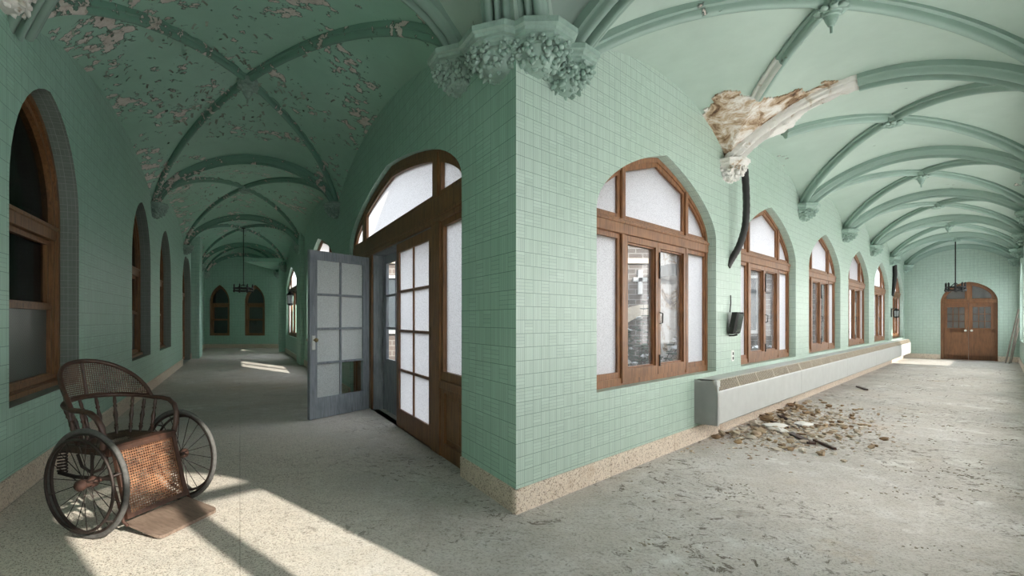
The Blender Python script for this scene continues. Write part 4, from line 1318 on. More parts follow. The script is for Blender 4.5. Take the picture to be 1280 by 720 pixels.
for k in range(5): radiator(rt[k], rt[k+1], rl[k], k == 0)

# ------------------------------------------------------------------ wheelchair
def wheelchair():
    root = empty('wheelchair', (-2.20, 3.63, 0), math.atan2(-0.30, 0.954))
    tag(root, 'old wooden wheelchair with cane back and spoked wheels by the left wall', 'wheelchair', kind='thing')
    RW_ = 0.352
    for s in (-1, 1):
        y = s*0.37
        M = Matrix.Translation(V(0, y, RW_+0.002)) @ Matrix.Rotation(PI/2, 4, 'X')
        bm = bmesh.new(); add_torus(bm, RW_-0.016, 0.0165, M, 64, 10)
        wh = obj('wheel', bm, M_TYRE, root, smooth=60)
        bm = bmesh.new(); add_torus(bm, RW_-0.036, 0.011, M, 64, 8); obj('rim', bm, M_IRON, wh, smooth=60)
        Mo = Matrix.Translation(V(0, y+s*0.055, RW_+0.002)) @ Matrix.Rotation(PI/2, 4, 'X')
        bm = bmesh.new(); add_torus(bm, RW_-0.062, 0.010, Mo, 64, 8)
        for k in range(6):
            a = 2*PI*k/6+0.3
            r = RW_-0.062
            add_tube(bm, [Mo @ V(r*math.cos(a), r*math.sin(a), 0), M @ V((RW_-0.036)*math.cos(a), (RW_-0.036)*math.sin(a), 0)], 0.006, 6)
        obj('hand_rim', bm, M_IRON, wh, smooth=60)
        bm = bmesh.new()
        for k in range(20):
            a = 2*PI*k/20; off = 0.018*(1 if k % 2 else -1); a2 = a+(0.25 if k % 4 < 2 else -0.25)
            add_tube(bm, [M @ V(0.03*math.cos(a2), 0.03*math.sin(a2), off), M @ V((RW_-0.04)*math.cos(a), (RW_-0.04)*math.sin(a), 0)], 0.0028, 5)
        obj('spokes', bm, M_IRON, wh)
        bm = bmesh.new()
        add_lathe(bm, [(0.016, -0.075), (0.024, -0.07), (0.036, -0.055), (0.036, -0.03), (0.026, -0.02), (0.026, 0.02), (0.036, 0.03), (0.036, 0.055), (0.024, 0.07), (0.014, 0.078)], 18, M)
        obj('hub', bm, M_RUST, wh, smooth=40)
    # axle, springs and iron brackets
    bm = bmesh.new(); add_tube(bm, [V(0, -0.37, RW_), V(0, 0.37, RW_)], 0.014, 10); obj('axle', bm, M_RUST, root)
    for s in (-1, 1):
        bm = bmesh.new()
        y = s*0.27
        add_tube(bm, [V(-0.30, y, 0.36), V(-0.15, y, 0.345), V(0, y, RW_), V(0.16, y, 0.36), V(0.22, y, 0.40)], 0.013, 8)
        add_tube(bm, [V(-0.13, y, 0.50), V(-0.09, y, 0.42), V(0, y, 0.385), V(0.09, y, 0.42), V(0.13, y, 0.50)], 0.010, 8)
        add_tube(bm, [V(0, y, RW_), V(0, y, 0.52)], 0.010, 8)
        obj('bracket', bm, M_IRON, root, smooth=50)
    for s in (-1, 1):
        bm = bmesh.new()
        for x in (-0.27,):
            pts = [V(x+0.028*math.cos(k*0.55), s*0.27+0.028*math.sin(k*0.55), 0.365+0.145*k/80) for k in range(81)]
            add_tube(bm, pts, 0.0055, 6)
        obj('coil_spring', bm, M_IRON, root)
    # seat frame
    bm = bmesh.new()
    I = Matrix.Identity(4)
    for y in (-1, 1): add_box(bm, -0.31, 0.13, y*0.245-0.022, y*0.245+0.022, 0.50, 0.55)
    add_box(bm, -0.33, -0.285, -0.225, 0.225, 0.50, 0.55)
    add_box(bm, 0.085, 0.135, -0.265, 0.265, 0.495, 0.553)
    bmesh.ops.bevel(bm, geom=bm.edges[:], offset=0.006, segments=2, affect='EDGES')
    obj('seat_frame', bm, M_CHAIRW, root, smooth=40)
    bm = bmesh.new(); uv = bm.loops.layers.uv.new('UVMap')
    n = 8
    gq = [[bm.verts.new((-0.29+0.385*i/n, -0.225+0.45*j/n, 0.548-0.022*math.sin(PI*i/n)*math.sin(PI*j/n))) for j in range(n+1)] for i in range(n+1)]
    for i in range(n):
        for j in range(n):
            f = face(bm, [gq[i][j], gq[i+1][j], gq[i+1][j+1], gq[i][j+1]])
            for l in f.loops: l[uv].uv = (l.vert.co.x, l.vert.co.y)
    obj('cane_seat', bm, M_CANED, root)
    bm = bmesh.new()
    add_box(bm, 0.07, 0.165, -0.272, 0.272, 0.553, 0.572)
    bmesh.ops.bevel(bm, geom=bm.edges[:], offset=0.006, segments=2, affect='EDGES')
    obj('front_rail', bm, M_CHAIRW, root, smooth=40)
    # horseshoe arm rail
    ZA = 0.80
    def bow(u):   # u -1..1 around the back; plan of the rail
        a = u*PI/2
        return V(-0.10-0.30*math.cos(a), 0.315*math.sin(a), ZA+0.035*math.cos(a))
    pts = []
    for s in (-1,):
        pts += [V(0.115, -0.285, 0.555), V(0.13, -0.292, 0.62), V(0.125, -0.302, 0.70), V(0.095, -0.310, 0.755), V(0.04, -0.315, 0.79), V(-0.03, -0.315, ZA)]
    pts += [bow(-1+2*i/24) for i in range(25)]
    pts += [V(p.x, -p.y, p.z) for p in pts[:6][::-1]]
    bm = bmesh.new(); add_tube(bm, pts, 0.019, 10, flat=(1.15, 0.9))
    obj('arm_rail', bm, M_CHAIRW, root, smooth=60)
    # curved cane backrest with its crest
    def crest(u):
        k = max(0.0, 1-abs(u/0.93)**2.1)**0.72
        p = bow(u); return V(p.x-0.055*k, p.y*1.0, ZA+0.035*math.cos(u*PI/2)+0.006+0.255*k)
    us = [-0.93+1.86*i/40 for i in range(41)]
    bm = bmesh.new(); add_tube(bm, [crest(u) for u in us], 0.016, 10)
    add_tube(bm, [bow(0)+V(0, 0, 0), crest(0)], 0.009, 8)
    cr = obj('backrest', bm, M_CHAIRW, root, smooth=60)
    bm = bmesh.new(); uv = bm.loops.layers.uv.new('UVMap')
    rows = 10
    gq = [[bm.verts.new(bow(u).lerp(crest(u), r/rows)) for r in range(rows+1)] for u in us]
    for i in range(40):
        for r in range(rows):
            f = face(bm, [gq[i][r], gq[i+1][r], gq[i+1][r+1], gq[i][r+1]])
            if f:
                for l, ii in zip(f.loops, (i, i+1, i+1, i)): l[uv].uv = (us[ii]*0.46, l.vert.co.z)
    bmesh.ops.dissolve_degenerate(bm, edges=bm.edges[:], dist=1e-5)
    obj('cane_panel', bm, M_CANED, cr)
    # turned spindles
    def spindle(p, q):
        bm = bmesh.new()
        d = q-p; L = d.length
        M = Matrix.Translation(p) @ d.to_track_quat('Z', 'Y').to_matrix().to_4x4()
        pr = [(0.008, 0), (0.010, 0.08), (0.016, 0.16), (0.011, 0.2), (0.015, 0.23), (0.010, 0.27), (0.013, 0.4), (0.017, 0.5), (0.012, 0.6), (0.009, 0.68), (0.015, 0.74), (0.010, 0.78), (0.013, 0.86), (0.009, 1.0)]
        add_lathe(bm, [(r, z*L) for r, z in pr], 10, M)
        obj('spindle', bm, M_CHAIRW, root, smooth=40)
    for u in (-0.62, -0.37, -0.12, 0.13, 0.38, 0.63):
        q = bow(u); spindle(V(-0.10-0.205*math.cos(u*PI/2), 0.235*math.sin(u*PI/2)/max(0.9, 1), 0.545), V(q.x, q.y, q.z-0.012))
    for s in (-1, 1):
        for x in (-0.17, -0.06): spindle(V(x, s*0.245, 0.545), V(x-0.01, s*0.293, ZA-0.01))
    # leg rest: framed cane panel sloping down to the footboard
    T0, T1 = V(0.150, 0, 0.555), V(0.275, 0, 0.10)
    dd = (T1-T0); L = dd.length; dn = dd.normalized()
    nrm = V(-dn.z, 0, dn.x); nrm = nrm if nrm.x > 0 else -nrm
    def LR(y, w_, s_): return T0+dn*s_+V(0, y, 0)+nrm*w_
    FQ = lambda t, d, z: LR(t, d, z)
    bm = bmesh.new()
    ring(bm, [(-0.25, 0), (0.25, 0), (0.25, L), (-0.25, L)], [(-0.218, 0.03), (0.218, 0.03), (0.218, L-0.03), (-0.218, L-0.03)], FQ, -0.014, 0.014)
    lr = obj('leg_rest', bm, M_CHAIRW, root)
    bm = bmesh.new(); uv = bm.loops.layers.uv.new('UVMap')
    f = face(bm, [bm.verts.new(FQ(y, 0.004, s_)) for y, s_ in ((-0.219, 0.029), (0.219, 0.029), (0.219, L-0.029), (-0.219, L-0.029))])
    for l, q in zip(f.loops, ((0, 0), (0.438, 0), (0.438, L-0.058), (0, L-0.058))): l[uv].uv = q
    obj('cane_panel', bm, M_CANE, lr)
    # side irons of the leg rest
    for s in (-1, 1):
        bm = bmesh.new()
        add_tube(bm, [V(0.11, s*0.265, 0.52), V(0.19, s*0.268, 0.30), V(0.27, s*0.266, 0.09), V(0.30, s*0.26, 0.065)], 0.010, 8)
        obj('side_iron', bm, M_RUST, root, smooth=50)
    # footboard
    bm = bmesh.new()
    pts = []
    x0, x1, hw, r = 0.27, 0.56, 0.255, 0.045
    for cx, cy, a0 in ((x1-r, hw-r, 0), (x0+0.01, hw-0.01, 90), (x0+0.01, -hw+0.01, 180), (x1-r, -hw+r, 270)):
        rr_ = r if cx > 0.4 else 0.01
        for k in range(5):
            a = math.radians(a0+k*22.5); pts.append((cx+rr_*math.cos(a), cy+rr_*math.sin(a)))
    tilt = lambda x: 0.085-0.20*(x-x0)
    a = [bm.verts.new((x, y, tilt(x))) for x, y in pts]; b_ = [bm.verts.new((x, y, tilt(x)-0.02)) for x, y in pts]
    face(bm, a); face(bm, b_[::-1])
    for i in range(len(pts)): face(bm, [a[i], b_[i], b_[(i+1) % len(pts)], a[(i+1) % len(pts)]])
    obj('footboard', bm, M_FOOT, root)
    # the body sits a little behind the axle
    for ch in root.children:
        if ch.name.split('.')[0] not in ('wheel', 'axle'): ch.location.x -= 0.085
    return root
wheelchair()

# ------------------------------------------------------------------ wall fittings
def on_wall(name, F, t, z):
    r = empty(name, F(t, 0, z)); return r, (lambda a, d, h: F(t+a, d, z+h)-r.location)
# black floodlight on the pier between windows 1 and 2
r, g = on_wall('floodlight', FR, 4.30, 1.36)
bm = bmesh.new()
sl = lambda a, d, h: g(a, d+0.10*(h+0.14)/0.28*0.5, h)
board(bm, sl, -0.11, 0.11, -0.14, 0.14, 0.02, 0.10, ch=0.02)
obj('housing', bm, M_BLACK, r)
bm = bmesh.new(); board(bm, sl, -0.085, 0.085, -0.11, 0.11, 0.098, 0.106); obj('lens', bm, simple('dark_lamp_glass', srgb(60, 66, 64), 0.15, 0, 0.2), r)
bm = bmesh.new(); add_tube(bm, [g(0, 0.01, 0.14), g(0, 0.02, 0.26), g(0.01, 0.015, 0.36)], 0.007, 6); obj('cable', bm, M_BLACK, r)
bm = bmesh.new(); add_tube(bm, [g(-0.03, 0.01, -0.16), g(0.0, 0.05, -0.16), g(0.04, 0.08, -0.15)], 0.012, 6); obj('bracket', bm, M_BLACK, r)
tag(r, 'small black floodlight on the pier between the first two right windows', 'floodlight', kind='thing')
r, g = on_wall('wall_outlet', FR, 4.42, 0.93)
bm = bmesh.new(); board(bm, g, -0.045, 0.045, -0.07, 0.07, 0.0, 0.008); obj('cover_plate', bm, M_WHITE, r)
bm = bmesh.new()
for h in (-0.03, 0.03): board(bm, g, -0.018, 0.018, h-0.02, h+0.02, 0.008, 0.013)
obj('socket', bm, M_BLACK, r)
tag(r, 'white wall outlet below the black floodlight', 'outlet', kind='thing')
# hanging hoses
bm = bmesh.new()
h0 = FR(RT[1]+0.17, 0.16, 3.38)
pts = [h0, FR(RT[1]+0.22, 0.17, 2.9), FR(RT[1]+0.235, 0.15, 2.6), FR(RT[1]+0.20, 0.09, 2.35), FR(RT[1]+0.12, 0.0, 2.15), FR(RT[1]+0.08, -0.02, 2.08)]
sm = []
for i in range(len(pts)-1):
    for k in range(8):
        sm.append(pts[i].lerp(pts[i+1], k/8))
sm.append(pts[-1])
sm = [sum((sm[max(0, min(len(sm)-1, i+j))] for j in range(-3, 4)), V(0, 0, 0))/7 for i in range(len(sm))]
add_tube(bm, sm, [0.040+0.003*(i % 2) for i in range(len(sm))], 12)
tag(obj('hose', bm, M_RUBBER, smooth=50), 'thick black hose hanging from the crumbling white capital', 'hose', kind='thing')
bm = bmesh.new()
t = RT[5]+0.55
pts = [FR(t, 0.05, 3.3), FR(t, 0.06, 2.9), FR(t-0.05, 0.04, 2.6), FR(t-0.15, 0.02, 2.35), FR(t-0.2, 0.0, 2.2)]
add_tube(bm, pts, 0.06, 10)
tag(obj('hose', bm, M_RUBBER, smooth=50), 'black hose hanging above the last right window', 'hose', kind='thing')
def lantern(F, t, z, label, s=1.0):
    r, g = on_wall('wall_lantern', F, t, z)
    bm = bmesh.new(); board(bm, g, -0.05*s, 0.05*s, -0.16*s, 0.20*s, 0.0, 0.02); add_tube(bm, [g(0, 0.01, 0.15*s), g(0, 0.10*s, 0.22*s), g(0, 0.16*s, 0.17*s)], 0.012, 8); obj('bracket', bm, M_BLACK, r)
    bm = bmesh.new()
    c = g(0, 0.16*s, 0)
    M = Matrix.Translation(c)
    add_lathe(bm, [(0.02*s, 0.20*s), (0.05*s, 0.17*s), (0.11*s, 0.10*s), (0.10*s, 0.09*s)][::-1], 6, M)
    add_lathe(bm, [(0.03*s, -0.19*s), (0.08*s, -0.16*s), (0.09*s, -0.13*s)], 6, M)
    for k in range(6):
        a = 2*PI*k/6; add_tube(bm, [c+V(0.085*s*math.cos(a), 0.085*s*math.sin(a), -0.14*s), c+V(0.095*s*math.cos(a), 0.095*s*math.sin(a), 0.10*s)], 0.008, 6)
    obj('cage', bm, M_BLACK, r)
    bm = bmesh.new(); add_lathe(bm, [(0.07*s, -0.13*s), (0.08*s, 0.09*s)], 6, M); obj('lantern_glass', bm, M_FROST, r)
    return tag(r, label, 'lantern', kind='thing')
lantern(FR, RT[5]+0.18, 1.62, 'small black wall lantern before the last right window', 0.8)
lantern(FL, 15.6, 2.15, 'black wall lantern past the open grey door, left corridor', 1.3)
# chandeliers
def chandelier(x, y, ztop, z, label, s=1.0):
    r = empty('chandelier', (x, y, z))
    bm = bmesh.new(); add_tube(bm, [V(0, 0, 0.12), V(0, 0, ztop-z)], 0.016, 8); add_lathe(bm, [(0.06, ztop-z-0.03), (0.07, ztop-z)], 12); obj('rod', bm, M_BLACK, r)
    bm = bmesh.new()
    add_torus(bm, 0.36*s, 0.022, Matrix.Translation(V(0, 0, -0.05)), 32, 8); add_torus(bm, 0.36*s, 0.022, Matrix.Translation(V(0, 0, 0.05)), 32, 8)
    for k in range(4):
        a = PI*k/4; add_tube(bm, [V(-0.36*s*math.cos(a), -0.36*s*math.sin(a), -0.05), V(0.36*s*math.cos(a), 0.36*s*math.sin(a), -0.05)], 0.012, 6)
    for k in range(4):
        a = PI*k/2; add_tube(bm, [V(0.3*s*math.cos(a), 0.3*s*math.sin(a), 0.05), V(0, 0, 0.2)], 0.010, 6)
    obj('ring_frame', bm, M_BLACK, r)
    for k in range(8):
        a = 2*PI*k/8
        bm = bmesh.new()
        add_lathe(bm, [(0.02, -0.10), (0.045, -0.06), (0.03, 0.0), (0.026, 0.05), (0.026, 0.17), (0.004, 0.21)], 8, Matrix.Translation(V(0.36*s*math.cos(a), 0.36*s*math.sin(a), 0.0)))
        obj('candle_holder', bm, M_BLACK, r)
    return tag(r, label, 'chandelier', kind='thing')
chandelier(-7.55, 18.9, 4.80, 2.52, 'black ring chandelier hanging before the far left end wall', 0.95)
pp = FR(20.6, 1.42, 0)
chandelier(pp.x, pp.y, 4.05, 2.42, 'small black chandelier hanging before the brown double door', 0.62)
# sticks leaning in the right end corner
for k, (t, d) in enumerate(((21.7, 0.32), (21.55, 0.24), (21.9, 0.2))):
    bm = bmesh.new()
    a = FO(t, d, 0.0); b_ = FO(t+0.12, 0.03, 1.75-0.3*k)
    add_tube(bm, [a, b_], 0.03, 6, flat=(1, 0.5))
    tag(obj('wooden_stick', bm, M_STICK), ('longest wooden stick leaning in the corner by the brown door', 'middle wooden stick leaning in the corner by the brown door', 'short wooden stick leaning in the corner by the brown door')[k], 'stick', 'sticks leaning in the corner', kind='thing')

# ------------------------------------------------------------------ debris
def gpt(px, py):
    Y = F_PX*EYE/(py-CYP); return (px-CXP)/F_PX*Y, Y
rd = random.Random(21)
chunks = []
for k in range(6):
    bm = bmesh.new()
    add_blob(bm, V(0, 0, 0), 1.0, rd.uniform(0.5, 0.9), rd.uniform(0.25, 0.5), k*7+1, 0.35, 2)
    for v_ in bm.verts: v_.co += V(rd.uniform(-1, 1), rd.uniform(-1, 1), rd.uniform(-1, 1))*0.10
    zmin = min(v_.co.z for v_ in bm.verts)
    for v_ in bm.verts: v_.co.z -= zmin
    me = bpy.data.meshes.new('plaster_chunk'); bm.to_mesh(me); bm.free(); me.materials.append(M_RUBBLE); chunks.append(me)
cpile = V(*FR(4.95, 0.62, 0)[:2])
placed = []
for k in range(240):
    for _ in range(80):
        t = rd.gauss(5.1, 0.95); d = abs(rd.gauss(0.15, 0.5))+0.08
        s = rd.uniform(0.018, 0.062)*(1.35 if d < 0.5 else 0.8)
        if 3.4 < t < 8.2 and d < 1.5 and all(math.hypot(t-q[0], d-q[1]) > 1.15*(s+q[2]) for q in placed): break
    else: continue
    placed.append((t, d, s))
    o = bpy.data.objects.new('plaster_chunk', chunks[k % 6]); COL.objects.link(o)
    p = FR(t, d, 0)
    o.location = (p.x, p.y, -0.003); o.scale = (s, s, s); o.rotation_euler = (0, 0, rd.uniform(0, 6.28))
    tag(o, 'broken plaster chunk in the rubble heap under the nearest radiator cover', 'plaster chunk', 'plaster chunks of the rubble heap', kind='thing')
# larger slabs
for k, (t, d, sx, sy, rz, lab, mat) in enumerate(((4.75, 0.42, 0.16, 0.09, 0.4, 'large white plaster slab in the rubble heap near the baseboard', M_PLASTER), (5.15, 0.62, 0.13, 0.10, 1.2, 'pale curved plaster slab in the middle of the rubble heap', M_PLASTER), (4.5, 0.5, 0.10, 0.07, 2.0, 'small white plaster slab at the near end of the rubble heap', M_PLASTER))):
    bm = bmesh.new()
    add_blob(bm, V(0, 0, 0), sx, sy, 0.03, k+40, 0.3, 3)
    for v_ in bm.verts: v_.co.z += 0.03
    p = FR(t, d, 0.0)
    tag(obj('plaster_slab', bm, mat, None, True, p, rz), lab, 'plaster slab', 'plaster slabs of the rubble heap', kind='thing')
for k, (px0, py0, px1, py1, w_, lab) in enumerate(((988, 543, 1015, 556, 0.035, 'dark wooden lath lying on the near side of the rubble heap'), (962, 527, 984, 536, 0.022, 'thin dark lath across the rubble heap'), (1018, 552, 1044, 563, 0.018, 'brown splinter of lath right of the rubble heap'), (975, 521, 985, 526, 0.03, 'short dark lath at the back of the rubble heap'), (1072, 484, 1083, 488, 0.03, 'lone dark lath far along the right corridor'))):
    a = V(*gpt(px0, py0), 0.0); b_ = V(*gpt(px1, py1), 0.0)
    dd = b_-a; L = dd.length; ang = math.atan2(dd.y, dd.x)
    bm = bmesh.new(); add_box(bm, 0, L, -w_, w_, 0, 0.025)
    bmesh.ops.subdivide_edges(bm, edges=bm.edges[:], cuts=3)
    for v_ in bm.verts: v_.co.y += rd.uniform(-0.006, 0.006); v_.co.z += rd.uniform(0, 0.004)
    tag(obj('wood_lath', bm, M_CHAIRW, None, False, a+V(0, 0, 0.002), ang), lab, 'lath', 'laths in the rubble', kind='thing')
# grit and flakes nobody could count
def flakes(name, pts, mat, label, smin, smax, cat, up=0.004):
    bm = bmesh.new()
    for p in pts:
        n_ = rd.randint(4, 6); s = rd.uniform(smin, smax); a0 = rd.uniform(0, 6.28)
        tx, ty = rd.uniform(-0.35, 0.35), rd.uniform(-0.35, 0.35)
        top = []
        for k in range(n_):
            a = a0+2*PI*k/n_; r_ = s*rd.uniform(0.5, 1.1)
            x, y = r_*math.cos(a), r_*math.sin(a)
            top.append(V(p.x+x, p.y+y, max(0.003, p.z+up+tx*x+ty*y)))
        a_ = [bm.verts.new(q) for q in top]; b__ = [bm.verts.new(q-V(0, 0, min(0.003, q.z-0.0005))) for q in top]
        face(bm, a_); face(bm, b__[::-1])
        for k in range(n_): face(bm, [a_[k], b__[k], b__[(k+1) % n_], a_[(k+1) % n_]])
    return tag(obj(name, bm, mat), label, cat, kind='stuff')
pts = []
while len(pts) < 2200:
    t = rd.gauss(5.2, 0.95); d = abs(rd.gauss(0.1, 0.55))+0.04
    if t > 2.6 and d < 2.2: pts.append(FR(t, d, 0.0))
flakes('rubble_grit', pts, M_GRIT, 'brown grit and splinters around the rubble heap', 0.008, 0.03, 'debris')
pts = []
for _ in range(95):
    t = rd.uniform(-3.2, 17); d = rd.uniform(0.15, WID-0.2); a = rd.uniform(0, 6.28); L = rd.uniform(0.06, 0.30)
    for _ in range(rd.randint(3, 15)):
        u_ = rd.gauss(0, 1)*L; w_ = rd.gauss(0, 1)*L*0.28
        t2, d2 = t+u_*math.cos(a)-w_*math.sin(a), d+u_*math.sin(a)+w_*math.cos(a)
        p = FR(t2, d2, 0)
        if 0.05 < d2 < WID-0.05 and p.y > 2.2: pts.append(p)
flakes('paint_flake_litter', pts, simple('fallen_paint_flakes', srgb(158, 148, 132), 0.8, 0, 0.4, 1.5), 'fallen paint flakes scattered over the right corridor floor', 0.004, 0.015, 'debris')
pts = []
while len(pts) < 420:
    t = rd.uniform(0, 18); d = abs(rd.gauss(0, 0.9))+0.04
    if d < 3.2: pts.append(FW(t, d, 0))
flakes('paint_flake_litter', pts, simple('fallen_pale_flakes', srgb(176, 172, 162), 0.8, 0, 0.4, 1.5), 'fallen pale flakes scattered along the left wall', 0.006, 0.022, 'debris')
# paint curling off the left vault
bm = bmesh.new()
for _ in range(420):
    k = 0 if rd.random() < 0.7 else (1 if rd.random() < 0.7 else 2)
    v = LV[k]
    cx_, cy_ = rd.choice([(0.30, 0.62), (0.35, 0.8), (0.55, 0.7), (0.7, 0.45), (0.5, 0.35), (0.2, 0.85), (0.75, 0.7)])
    a, b_ = cx_+rd.gauss(0, 0.08), cy_+rd.gauss(0, 0.09)
    if not (0.02 < a < 0.98 and 0.03 < b_ < 0.97): continue
    p = v.p(a, b_); e = 0.01
    du = (v.p(min(1, a+e), b_)-v.p(a-e, b_)).normalized(); dv = (v.p(a, min(1, b_+e))-v.p(a, b_-e)).normalized()
    nn = du.cross(dv).normalized()
    if nn.z > 0: nn = -nn
    s = rd.uniform(0.012, 0.05); ang = rd.uniform(0, 6.28)
    x_ = du*math.cos(ang)+dv*math.sin(ang); y_ = -du*math.sin(ang)+dv*math.cos(ang)
    rows_ = []
    for i in range(4):
        l = s*1.4*i/3; c_ = s*0.9*(i/3)**2
        ww = s*(1-0.25*i/3)
        rows_.append([bm.verts.new(p+x_*l+y_*(ww*j)*rd.uniform(0.7, 1.1)+nn*(0.004+c_)) for j in (-0.6, 0, 0.6)])
    for i in range(3):
        for j in range(2): face(bm, [rows_[i][j], rows_[i+1][j], rows_[i+1][j+1], rows_[i][j+1]])
tag(obj('curling_paint', bm, simple('curled_paint', srgb(150, 160, 146), 0.7, 0, 0.4, 3)), 'curls of loose paint hanging from the left vault', 'peeling paint', kind='stuff')

# ------------------------------------------------------------------ outside
def facade():
    root = empty('brick_building', (4, 15, 0))
    F = frame(V(0, 15.0), V(1, 0), V(0, -1))
    g = lambda t, d, z: F(t, d, z)-root.location
    bm = bmesh.new(); uv = bm.loops.layers.uv.new('UVMap')
    board(bm, g, -3.5, 11.0, -0.1, 5.6, -0.4, 0.0, ch=0.0)
    for f in bm.faces:
        for l in f.loops: l[uv].uv = (l.vert.co.x+l.vert.co.y+30, l.vert.co.z+10)
    obj('wall', bm, M_BRICK, root)
    bm = bmesh.new(); board(bm, g, -3.6, 11.1, 5.6, 5.9, -0.5, 0.12); board(bm, g, -3.5, 11, 3.05, 3.2, 0.0, 0.06); obj('coping', bm, M_STONE, root)
    bm = bmesh.new(); c = 5.62
    board(bm, g, c-0.06, c+0.06, 2.15, 2.86, 0.0, 0.06); board(bm, g, c-0.2, c+0.2, 2.52, 2.64, 0.0, 0.06)
    obj('cross', bm, M_WHITE, root)['label'] = 'white cross on the brickwork'
    bm = bmesh.new()
    n = 20
    oo = [(c+0.15+1.15*math.cos(PI*i/n), 0.9+0.95*math.sin(PI*i/n)) for i in range(n+1)]
    ii = [(c+0.15+0.75*math.cos(PI*i/n), 0.9+0.6*math.sin(PI*i/n)) for i in range(n+1)]
    ring(bm, oo, ii, g, 0.0, 0.10, closed=False)
    obj('stone_arch', bm, M_STONE, root)
    for k, t in enumerate((-1.7, 0.9, 8.6)):
        bm = bmesh.new(); ring(bm, [(t-0.5, 1.0), (t+0.5, 1.0), (t+0.5, 2.7), (t-0.5, 2.7)], [(t-0.42, 1.1), (t+0.42, 1.1), (t+0.42, 2.62), (t-0.42, 2.62)], g, 0.0, 0.08)
        fr_ = obj('window_frame', bm, M_WHITE, root)
        bm = bmesh.new(); uvplane(bm, [(t-0.42, 1.1), (t+0.42, 1.1), (t+0.42, 2.62), (t-0.42, 2.62)], g, 0.02); obj('pane', bm, simple('dark_far_pane', srgb(84, 92, 98), 0.2, 0, 0.1), fr_)
    return tag(root, 'brick building with a white cross seen through the nearest window', 'building', kind='thing')
facade()
def snowy_bush(x, y, h, w_, label, seed):
    r = empty('snowy_shrub', (x, y, -0.1)); rr = random.Random(seed)
    br = bmesh.new(); lf_ = bmesh.new(); sn = bmesh.new()
    for k in range(46):
        a = rr.uniform(0, 6.28); e = rr.uniform(0.2, 1.35); L = h*rr.uniform(0.55, 1.0)
        tip = V(w_*math.cos(a)*math.cos(e), w_*math.sin(a)*math.cos(e), L*math.sin(e)+0.15)
        mid = tip*0.5+V(0, 0, 0.1)
        add_tube(br, [V(0, 0, 0), mid, tip], [0.012, 0.008, 0.003], 5)
        for j in range(10):
            q = mid.lerp(tip, j/9)
            M = Matrix.Rotation(rr.uniform(0, 6.28), 4, 'Z') @ Matrix.Rotation(rr.uniform(-0.8, 0.8), 4, 'X')
            add_blob(lf_, q+V(rr.uniform(-.05, .05), rr.uniform(-.05, .05), rr.uniform(-.05, .05)), 0.08, 0.018, 0.012, j, 0.1, 1, M)
        if k % 2 == 0:
            add_blob(sn, mid.lerp(tip, rr.uniform(0.6, 1)), 0.09*rr.uniform(0.6, 1.3), 0.05, 0.03, k, 0.3, 1, Matrix.Rotation(a, 4, 'Z'))
    obj('branches', br, M_BARK, r); obj('needles', lf_, M_LEAF, r); obj('snow', sn, M_SNOW, r)
    return tag(r, label, 'shrub', 'snowy shrubs in the courtyard', kind='thing')
snowy_bush(2.75, 7.35, 1.75, 0.8, 'snowy evergreen shrub outside the nearest window', 3)
snowy_bush(6.55, 10.2, 1.1, 0.6, 'snowy shrub outside the second right window', 8)
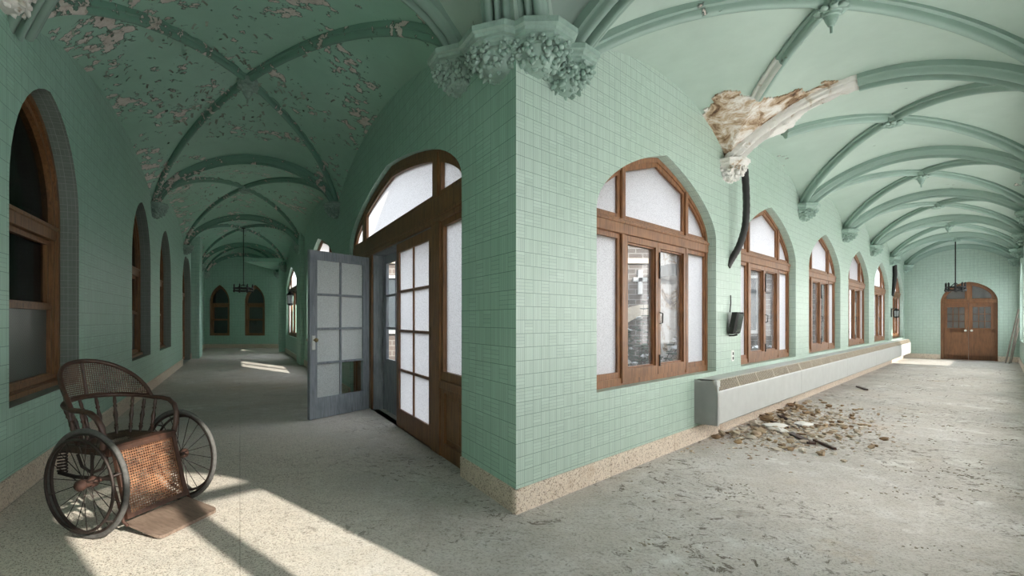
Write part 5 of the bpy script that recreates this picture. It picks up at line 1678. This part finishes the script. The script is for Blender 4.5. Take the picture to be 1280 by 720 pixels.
def pillar(x, y, label):
    r = empty('porch_pillar', (x, y, -0.1))
    bm = bmesh.new(); add_box(bm, -0.16, 0.16, -0.16, 0.16, 0.75, 3.4); bmesh.ops.bevel(bm, geom=bm.edges[:], offset=0.015, segments=1, affect='EDGES'); obj('shaft', bm, M_PALE, r)
    bm = bmesh.new(); add_box(bm, -0.2, 0.2, -0.2, 0.2, 0, 0.75); obj('plinth', bm, simple('grey_plinth', srgb(150, 158, 162), 0.8), r)
    bm = bmesh.new(); add_box(bm, -0.2, 0.2, -0.2, 0.2, 3.4, 3.55); add_box(bm, -0.19, 0.19, -0.19, 0.19, 2.15, 2.32); obj('band', bm, simple('grey_band', srgb(110, 116, 116), 0.8), r)
    return tag(r, label, 'pillar', kind='thing')
pillar(3.42, 7.7, 'peeling white porch pillar outside the nearest window')

# ------------------------------------------------------------------ light
w = bpy.data.worlds.new('World'); SC.world = w; w.use_nodes = True
nt = w.node_tree; nt.nodes.clear()
bg = nt.nodes.new('ShaderNodeBackground'); ow = nt.nodes.new('ShaderNodeOutputWorld')
tc = nt.nodes.new('ShaderNodeTexCoord'); sx = nt.nodes.new('ShaderNodeSeparateXYZ'); nt.links.new(tc.outputs['Generated'], sx.inputs[0])
c = ramp(nt, sx.outputs[2], [(0.0, (0.88, 0.88, 0.89, 1)), (1.0, (0.82, 0.87, 0.94, 1))])
nt.links.new(c, bg.inputs[0]); bg.inputs[1].default_value = 2.6
nt.links.new(bg.outputs[0], ow.inputs[0])
sd = bpy.data.lights.new('sun', 'SUN'); sd.energy = 5.0; sd.angle = math.radians(0.8); sd.color = (1.0, 0.93, 0.82)
so = bpy.data.objects.new('sun', sd); COL.objects.link(so)
el = math.radians(27)
dirv = V(-0.72*math.cos(el), 0.69*math.cos(el), -math.sin(el))
so.rotation_euler = dirv.to_track_quat('-Z', 'Y').to_euler(); so.location = (8, -8, 9)

# ------------------------------------------------------------------ camera
cd = bpy.data.cameras.new('camera'); cam = bpy.data.objects.new('camera', cd); COL.objects.link(cam)
cam.location = (0, 0, EYE); cam.rotation_euler = (PI/2, 0, 0)
cd.sensor_width = 36; cd.sensor_fit = 'HORIZONTAL'; cd.lens = 36*F_PX/1280
cd.shift_x = (640-CXP)/1280; cd.shift_y = (CYP-360)/1280
cd.clip_start = 0.05; cd.clip_end = 300
SC.camera = cam
vs = SC.view_settings
vs.view_transform = 'Standard'; vs.look = 'None'; vs.gamma = 1.0; vs.use_curve_mapping = False
vs.exposure = 1.15
SC.cycles.use_denoising = True
SC.cycles.max_bounces = 12; SC.cycles.diffuse_bounces = 6; SC.cycles.transparent_max_bounces = 16; SC.cycles.transmission_bounces = 8
